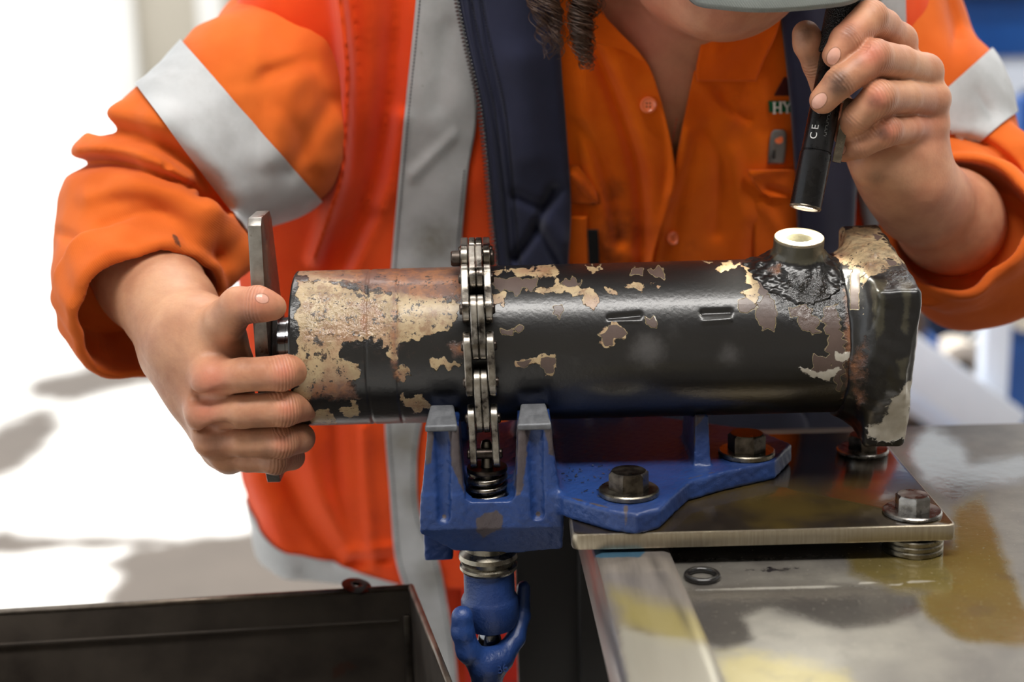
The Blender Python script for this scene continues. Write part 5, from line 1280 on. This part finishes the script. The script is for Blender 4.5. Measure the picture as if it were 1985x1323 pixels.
dirtf = {'dirt': lambda P: np.clip(blobs(P, [(840, 470, 70, .7), (800, 300, 60, .3), (790, 860, 60, .7), (800, 960, 60, .6), (840, 1120, 60, .6), (880, 130, 30, .3)]), 0, 1)}
TL = [(815, -160), (806, 0), (786, 200), (768, 400), (758, 520), (748, 660), (746, 820), (756, 960), (766, 1080), (790, 1160), (815, 1240), (838, 1340)]
TR = [(872, -160), (888, 0), (924, 200), (908, 330), (897, 440), (888, 540), (850, 680), (818, 820), (808, 900), (814, 1000), (850, 1090), (868, 1180), (880, 1250), (888, 1340)]
patch('jacket_tape', TL, TR, MAT['tape'], .0030, JF, 150, 26, .0022, jk, dirtf)
stitches('stitching', [(x + 8, y) for x, y in TL], .0034, MAT['thread'], jk, JF); stitches('stitching', [(x - 8, y) for x, y in TR[3:]], .0034, MAT['thread'], jk, JF)
h0, h1, h2 = surf(520, 1035, 0), surf(640, 1092, 0), surf(772, 1130, 0); hd = np.array([0, 0, -.052]); hm_ = h1 + hd / 2
pa_, na_ = plane_through(h0, h1, h2, hm_); pb_, nb_ = plane_through(h0 + hd, h1 + hd, h2 + hd, hm_)
band_from(Vj, Fj, pa_, na_, pb_, nb_, (Vj[:, 0] < surf(775, 1130, 0)[0]) & (f_torso(Vj, 0.0) > -.02), 'hem_tape', jk, .0018)
patch('jacket_inside', [(880, 1020), (890, 1100), (900, 1200), (905, 1330)], [(1000, 1020), (1010, 1100), (1020, 1200), (1030, 1330)], MAT['lining'], .0, None, 30, 10, .003, jk)
# front edges: navy facing with the zip
ZP = [(868, -160), (884, -20), (903, 80), (930, 200), (942, 300), (951, 400), (961, 500), (972, 600), (985, 760), (990, 900)]
NR = [(1080, -160), (1085, 0), (1088, 120), (1098, 250), (1107, 400), (1102, 520), (1108, 560), (1300, 690), (1545, 790), (1562, 900)]  # widened at the bottom: dark cloth stands in for shade under the cylinder
nv = patch('navy_facing', ZP, NR, MAT['navy'], .016, NF, 160, 60, .006, jk, edge=.004)
patch('navy_facing', [(1498, -160), (1512, 0), (1530, 160), (1541, 300), (1548, 440), (1550, 560), (1560, 900)], [(1715, -160), (1700, 0), (1672, 200), (1660, 380), (1655, 560), (1660, 900)], MAT['navy'], .012, [([(1560, -50), (1580, 200), (1600, 500)], 4, 30)], 100, 30, .006, jk, edge=.004)
patch('jacket_tape', [(1704, -160), (1706, 0), (1700, 120), (1692, 240)], [(1752, -160), (1756, 0), (1758, 100), (1760, 240)], MAT['tape'], .009, None, 40, 10, .003, jk, {'dirt': lambda P: 0 * P[:, 0]})
C = spline(ZP, 40); s_ = np.r_[0, np.cumsum(np.linalg.norm(np.diff(C, axis=0), axis=1))]; V, Fc = [], []
for k, t in enumerate(np.arange(0, s_[-1], 7.6)):
    x_, y_ = np.interp(t, s_, C[:, 0]), np.interp(t, s_, C[:, 1]); b0 = surf(x_ + 3, y_, .0195 + .002); b1 = surf(x_ - 7, y_ + 1, .0165)
    v, f = tube_data([b0, (b0 * .3 + b1 * .7), b1], [.0011, .0012, .0007], 6); kk = len(V); V += v; Fc += [[i + kk for i in g] for g in f]
zt_ = mobj('zip_teeth', V, Fc, MAT['rubber'], nv); zt_['kind'] = 'stuff'
C2 = [(x + 5, y) for x, y in ZP]
tube('zip_tape', surf(*spline(C2, 8).T, .0185), .0016, MAT['navy'], nv, 8)
stitches('stitching', [(x + 26, y) for x, y in ZP], .0215, MAT['thread_dark'], nv, NF, 6, .0006); stitches('stitching', [(x + 46, y) for x, y in ZP], .0215, MAT['thread_dark'], nv, NF, 6, .0006)

# ---- shirt -------------------------------------------------------------------------------------------
sd = {'dirt': lambda P: np.clip(np.maximum(blobs(P, [(1190, 370, 40, .7), (1200, 440, 60, .7), (1180, 500, 60, .6), (1340, 480, 40, .5), (1440, 260, 40, .4), (1520, 170, 20, .3), (1400, 120, 30, .3), (1150, 385, 24, .8)]), .1), 0, 1)}
SL_R = [(1140, -120), (1168, 25), (1215, 78), (1256, 124), (1280, 190), (1300, 270), (1309, 335), (1303, 385), (1284, 440), (1266, 500), (1258, 570), (1250, 760), (1250, 960)]
sh1 = patch('shirt_front', [(1030, -120), (1040, 60), (1050, 200), (1055, 400), (1020, 570), (960, 760), (940, 960)], SL_R, MAT['shirt'], .0075, SF, 150, 60, .0018, None, sd)
SR_L = [(1385, -120), (1364, 55), (1345, 140), (1326, 230), (1312, 300), (1300, 350), (1270, 400), (1240, 450), (1220, 500), (1210, 570), (1205, 760), (1205, 960)]
sh2 = patch('shirt_front', SR_L, [(1570, -120), (1575, 100), (1580, 300), (1585, 570), (1600, 760), (1620, 960)], MAT['shirt'], .0030, SF, 150, 60, .0018, None, sd)
patch('collar', [(1385, -120), (1364, 55), (1350, 130), (1352, 158)], [(1545, -120), (1512, 45), (1480, 120), (1463, 166)], MAT['shirt'], .0125, [([(1390, 120), (1450, 60)], 3, 20), ([(1405, 20), (1385, 100)], 3, 10)], 50, 24, .0026, sh2, sd)
patch('collar', [(1060, -100), (1080, 0), (1100, 60), (1160, 84), (1205, 96), (1245, 118)], [(1140, -100), (1166, 15), (1190, 50), (1215, 76), (1236, 98), (1252, 119)], MAT['shirt'], .0125, None, 40, 16, .0026, sh1, sd, byy=False)
def button(px, py, off, r, tilt, par):
    c = surf(px, py, off); ax = np.array([tilt, -1.0, .15]); ax /= np.linalg.norm(ax)
    b = lathe('button', [(0, 0), (r * .9, 0), (r, .0008), (r, .0020), (r * .85, .0028), (r * .7, .0022), (r * .55, .0018), (0, .0018)], c, ax, MAT['button'], par, 32)
    x, y, a = frame(ax)
    for k in range(4):
        t = math.pi / 4 + k * math.pi / 2; tube('button_hole', [c + a * .0016 + (x * math.cos(t) + y * math.sin(t)) * r * .28, c + a * .0020 + (x * math.cos(t) + y * math.sin(t)) * r * .28], r * .11, MAT['badge_maroon'], b, 8)
button(1257, 204, .0115, .0066, -.1, sh1); button(1302, 462, .0075, .0058, .75, sh2)
pf_ = patch('pocket_flap', [(1449, 330), (1456, 345), (1475, 372), (1495, 384)], [(1552, 305), (1552, 330), (1552, 360), (1552, 392)], MAT['shirt'], .0095, [([(1490, 365), (1545, 382)], -4, 8), ([(1455, 340), (1540, 322)], 3, 10)], 30, 20, .003, sh2, sd)
patch('pocket', [(1462, 380), (1462, 450), (1464, 570)], [(1555, 380), (1555, 450), (1555, 570)], MAT['shirt'], .0058, [([(1480, 400), (1530, 470)], 2, 14)], 30, 16, .002, sh2, sd)
patch('pocket_flap', [(1095, 322), (1098, 345), (1102, 395)], [(1120, 322), (1150, 360), (1162, 395)], MAT['shirt'], .0125, [([(1110, 340), (1160, 390)], 4, 8)], 24, 14, .004, sh1, {'dirt': lambda P: .5 + 0 * P[:, 0]})
patch('pocket', [(1098, 400), (1098, 470), (1098, 570)], [(1138, 420), (1140, 470), (1144, 570)], MAT['shirt'], .0105, None, 24, 10, .002, sh1, sd)
patch('pen_loop', [(1139, 446), (1141, 480), (1145, 560)], [(1159, 444), (1161, 480), (1163, 560)], MAT['black_strap'], .0130, None, 20, 8, .003, sh1)
stitches('stitching', [(x - 14, y) for x, y in SR_L[3:7]], .005, MAT['lining'], sh2, SF, 8, .0004)
# badge, tag
bd = patch('green_badge', [(1490, 196), (1491, 210), (1492, 224)], [(1552, 188), (1552, 202), (1552, 218)], MAT['badge_green'], .0058, None, 10, 10, .0012, sh2)
def strokes(name, segs, off, mat, par):
    V, Fc = [], []
    for x0, y0, x1, y1, w in segs:
        d = np.array([x1 - x0, y1 - y0], float); n = np.array([-d[1], d[0]]) / np.linalg.norm(d) * w / 2
        c = np.array([(x0 + n[0], y0 + n[1]), (x1 + n[0], y1 + n[1]), (x1 - n[0], y1 - n[1]), (x0 - n[0], y0 - n[1])])
        a = surf(c[:, 0], c[:, 1], off + .0004); b = surf(c[:, 0], c[:, 1], off - .0004); k = len(V); V += list(a) + list(b)
        Fc += [[k, k + 1, k + 2, k + 3], [k + 7, k + 6, k + 5, k + 4]] + [[k + i, k + 4 + i, k + 4 + (i + 1) % 4, k + (i + 1) % 4] for i in range(4)]
    return mobj(name, V, Fc, mat, par, smooth=False)
strokes('badge_lettering', [(1501, 199, 1501, 220, 4.2), (1513, 198, 1513, 219, 4.2), (1501, 209, 1513, 208.5, 2.6), (1498, 199, 1504.5, 199, 2.2), (1498, 220, 1504.5, 220, 2.2), (1510, 198, 1516.5, 198, 2.2), (1510, 219, 1516.5, 219, 2.2),
    (1519, 198, 1526, 209, 3.6), (1517, 198, 1523, 197.5, 2.0), (1526, 209, 1526, 219, 3.6), (1533, 197, 1526, 209, 2.4), (1530, 196.5, 1536, 196.5, 2.0), (1523, 219, 1529, 219, 2.0)], .0066, MAT['badge_white'], bd)
tri = patch('maroon_emblem', [(1520, 150), (1508, 172), (1500, 188)], [(1524, 150), (1538, 172), (1548, 186)], MAT['badge_maroon'], .0058, None, 12, 8, .0012, sh2)
tg = patch('pocket_tag', [(1501, 252), (1495, 262), (1491, 290), (1489, 318)], [(1516, 250), (1524, 258), (1524, 285), (1520, 318)], MAT['tag_grey'], .0068, None, 20, 8, .0015, sh2)
c_ = surf(1510, 271, .0070); lathe('tag_hole', [(0, 0), (.0034, 0), (.0034, .0006), (0, .0006)], c_, (0, -1, .1), MAT['button'], tg, 20)
box('tag_mark', surf(1500, 298, .0072), (.0026, .0008, .0085), MAT['rubber'], tg, .0002)

# ---- trousers and boots (below the bench) ---------------------------------------------------------
def f_trs(p):
    d = None
    for s in (-1, 1):
        c = chain(p, [(np.array([TXC + s * .09, .44, .84]), .115), (np.array([TXC + s * .12, .46, .5]), .085), (np.array([TXC + s * .13, .50, .10]), .075)], .02)
        d = c if d is None else sm(d, c, .03)
    return np.maximum(d, .085 - p[:, 2]) + .002 * wob(p, 81, .12)
Vt, Ft = nets(f_trs, (-.25, .28, .05), (.40, .62, .98), .009); mobj('trousers', Vt, Ft, MAT['trouser'], person, attrs={'dirt': np.zeros(len(Vt))})
for s in (-1, 1):
    def f_bt(p): 
        c = np.array([TXC + s * .135, .50, 0]); d = sm(cone(p, c + [0, .02, .05], c + [s * .02, -.15, .045], .052, .048), cone(p, c + [0, .01, .06], c + [0, .0, .14], .058, .062), .02); return np.maximum(d, .002 - p[:, 2])
    V_, F_ = nets(f_bt, (TXC + s * .135 - .1, .25, -.01), (TXC + s * .135 + .1, .62, .22), .006); mobj('boot', V_, F_, MAT['black_strap'], person)

# ---- hair -----------------------------------------------------------------------------------------
def ringlet(name, path, rad_mm, pitch, n, seed, w=.00042):
    g = np.random.default_rng(seed); C = np.array([PY(*q) for q in path]); C = spline(C, 22); V, Fc = [], []
    s = np.r_[0, np.cumsum(np.linalg.norm(np.diff(C, axis=0), axis=1))]
    for k in range(n):
        ph = g.normal(0, .38); rr = rad_mm / 1000 * g.uniform(.45, 1.08); dp = g.uniform(.92, 1.08); o = g.normal(0, .0014, 3); L = s[-1] * g.uniform(.78, 1.03)
        m = 110; t = np.linspace(0, L, m); P = np.stack([np.interp(t, s, C[:, i]) for i in range(3)], 1)
        a = ph + 6.283 * t / (pitch * dp); tp_ = np.clip(1 - (t / L) ** 6 * .5, .3, 1)
        P = P + np.stack([np.cos(a) * rr * tp_, np.sin(a) * rr * tp_, .3 * rr * np.sin(a * .5 + k)], 1) + o
        v, f = tube_data(list(P), list(np.linspace(w, w * .5, m)), 4, False); kk = len(V); V += v; Fc += [[i + kk for i in x] for x in f]
    h = mobj(name, V, Fc if len(V) < 20000 else np.array(Fc), MAT['hair'], person); return h
ringlet('hair_lock', [(1150, -200, .115), (1133, -90, .105), (1130, 0, .098), (1128, 60, .098), (1140, 128, .102)], 10.5, .020, 150, 1)
ringlet('hair_lock', [(1110, -200, .12), (1065, -90, .105), (1062, 0, .098), (1085, 60, .098), (1075, 108, .102)], 10, .030, 46, 2)
ringlet('hair_lock', [(1090, -200, .13), (1040, -60, .105), (1045, 20, .098), (1062, 95, .10), (1050, 112, .10)], 9, .026, 26, 3)
ringlet('hair_lock', [(1180, -200, .12), (1165, -120, .11), (1160, -30, .105), (1150, 30, .10)], 9, .022, 40, 4)
def f_hair(p):
    d = ell(p, HC + np.array([-.010, .040, .020]), (.088, .092, .098)); d = np.maximum(d, -ell(p, HC + np.array([.015, -.085, -.05]), (.075, .095, .10)))
    return d + .004 * wob(p, 91, .03) + .002 * wob(p, 92, .012)
V_, F_ = nets(f_hair, HC - .13, HC + np.array([.13, .15, .135]), .004); mobj('hair', V_, F_, MAT['hair'], person)

# ---- cap ------------------------------------------------------------------------------------------
def f_cap(p):
    d = ell(p, HC + np.array([0, .006, .022]), (.097, .115, .105)); q_ = p - HC.astype(np.float32)
    return np.maximum(np.maximum(d, -(d + .004)), .030 - (q_[:, 2] - .25 * q_[:, 1]))
V_, F_ = nets(f_cap, HC - .14, HC + .14, .0032); cp = mobj('cap', V_, F_, MAT['cap'], person)
ed = spline([PY(*q) for q in ((1318, -40, .02), (1345, -2, -.01), (1400, 9, -.028), (1480, 14, -.034), (1580, 8, -.028), (1660, -6, -.008), (1700, -50, .02))], 8)
rt_ = spline([PY(*q) for q in ((1250, -215, .06), (1290, -222, .02), (1350, -228, -.005), (1420, -232, -.012), (1500, -228, -.004), (1560, -220, .02), (1600, -215, .06))], 8)
n, m = len(ed), 14; V = []
for i in range(n):
    for j in range(m):
        t = j / (m - 1); p = rt_[i] * (1 - t) + ed[i] * t + np.array([0, 0, .018 * math.sin(math.pi * t)]); V.append(p)
V = np.array(V); th = np.array([0, .0012, -.0035]); V2 = np.vstack([V, V + th]); I = np.arange(n * m).reshape(n, m); k0 = n * m
Fa = np.stack([I[:-1, :-1], I[1:, :-1], I[1:, 1:], I[:-1, 1:]], -1).reshape(-1, 4)
rg = list(I[0, :]) + list(I[1:, -1]) + list(I[-1, -2::-1]) + list(I[-2:0:-1, 0])
mobj('cap_brim', V2, Fa.tolist() + (Fa[:, ::-1] + k0).tolist() + [[rg[k], rg[(k + 1) % len(rg)], rg[(k + 1) % len(rg)] + k0, rg[k] + k0] for k in range(len(rg))], MAT['cap'], cp)

# ================================================================== torch
t0 = PY(1561, 403, -.015); t1 = PY(1640, 0, .023); ax = (t1 - t0) / np.linalg.norm(t1 - t0)
torch = thing('torch', t0, 'slim black metal torch, switched on and pointed into the port', 'torch')
rT = .0104; LT = float(np.linalg.norm(t1 - t0))
lathe('head', [(.0085, .0006), (rT + .0003, 0), (rT + .0006, .0008), (rT + .0006, .0385), (rT, .039)], t0, ax, MAT['torch'], torch, 56)
lathe('barrel', [(rT, .0388), (rT, .0396), (rT - .0004, .0398), (rT, .0402), (rT, .108), (rT - .001, .110), (0, .110)], t0, ax, MAT['torch'], torch, 56)
lathe('bezel', [(.0088, -.0008), (rT + .0002, -.0008), (rT + .0007, .0003), (rT + .0004, .0014), (.0088, .0014)], t0, ax, MAT['clip'], torch, 56, closed=True)
lathe('lens', [(0, .0022), (.0087, .0022), (.0087, .0014), (0, .0014)], t0, ax, MAT['lens'], torch, 40)
lathe('knurled_tail', [(0, .1095), (rT + .0016, .1095), (rT + .0022, .111), (rT + .0022, .168), (rT + .001, .171), (0, .171)], t0, ax, MAT['knurl'], torch, 56)
# side clip, on the side turned to the right
x_, y_, a_2 = frame(ax, (0, -1, 0)); side = np.cross(ax, np.array([0, 1.0, 0])); side /= np.linalg.norm(side)
if side[0] < 0: side = -side
frn = np.cross(side, ax); frn = frn if frn[1] < 0 else -frn
Rc = Matrix((Vector(side), Vector(frn), Vector(ax))).transposed()
bm = bmesh.new(); bm_box(bm, t0 + ax * .058 + side * (rT + .0042) + frn * .003, (.0062, .0014, .046), Rc, .0004); bm_box(bm, t0 + ax * .079 + side * (rT + .0010) + frn * .002, (.0075, .003, .004), Rc, .0004)
bmobj('pocket_clip', bm, MAT['clip'], torch)
# printed marks along the barrel
def on_barrel(h, ang): d = frn * math.cos(ang) + side * math.sin(ang); return t0 + ax * h + d * (rT + .00012), d
def label(txt, h, ang, size, sx=1.0):
    o, d = on_barrel(h, ang); return text_obj('print', txt, size, .0001, MAT['print'], torch, o, ax, np.cross(d, ax), 'CENTER', sx)
label('C', .0490, -.60, .0072); label('E', .0550, -.60, .0072); label('RoHS', .0800, -.45, .0042)
for k in range(9):                                                   # print too fine to read
    h_ = .0500 + k * .0024; c, d = on_barrel(h_, .12); dd = np.cross(d, ax)
    bm = bmesh.new(); bm_box(bm, c, (.0003, .0016, .0002), Matrix((Vector(ax), Vector(dd), Vector(d))).transposed()); bm_box(bm, c + ax * .0013 + dd * (.0007 if k % 3 else -.0007), (.0011, .0003, .0002), Matrix((Vector(ax), Vector(dd), Vector(d))).transposed())
    bmobj('print', bm, MAT['print_dim'], torch)
c, d = on_barrel(.0665, -.55); dd = np.cross(d, ax)
lathe('print_symbol', [(.0016, 0), (.0021, 0), (.0021, .0001), (.0016, .0001)], c, d, MAT['print'], torch, 20, closed=True)
spot = bpy.data.lights.new('torch_light', 'SPOT'); spot.energy = 2.6; spot.color = (1.0, .97, .84); spot.spot_size = rad(112); spot.spot_blend = .7; spot.shadow_soft_size = .006
so = bpy.data.objects.new('torch_light', spot); COL.objects.link(so); so.location = t0 - ax * .0015; so.rotation_euler = Vector(-ax).to_track_quat('-Z', 'Y').to_euler()
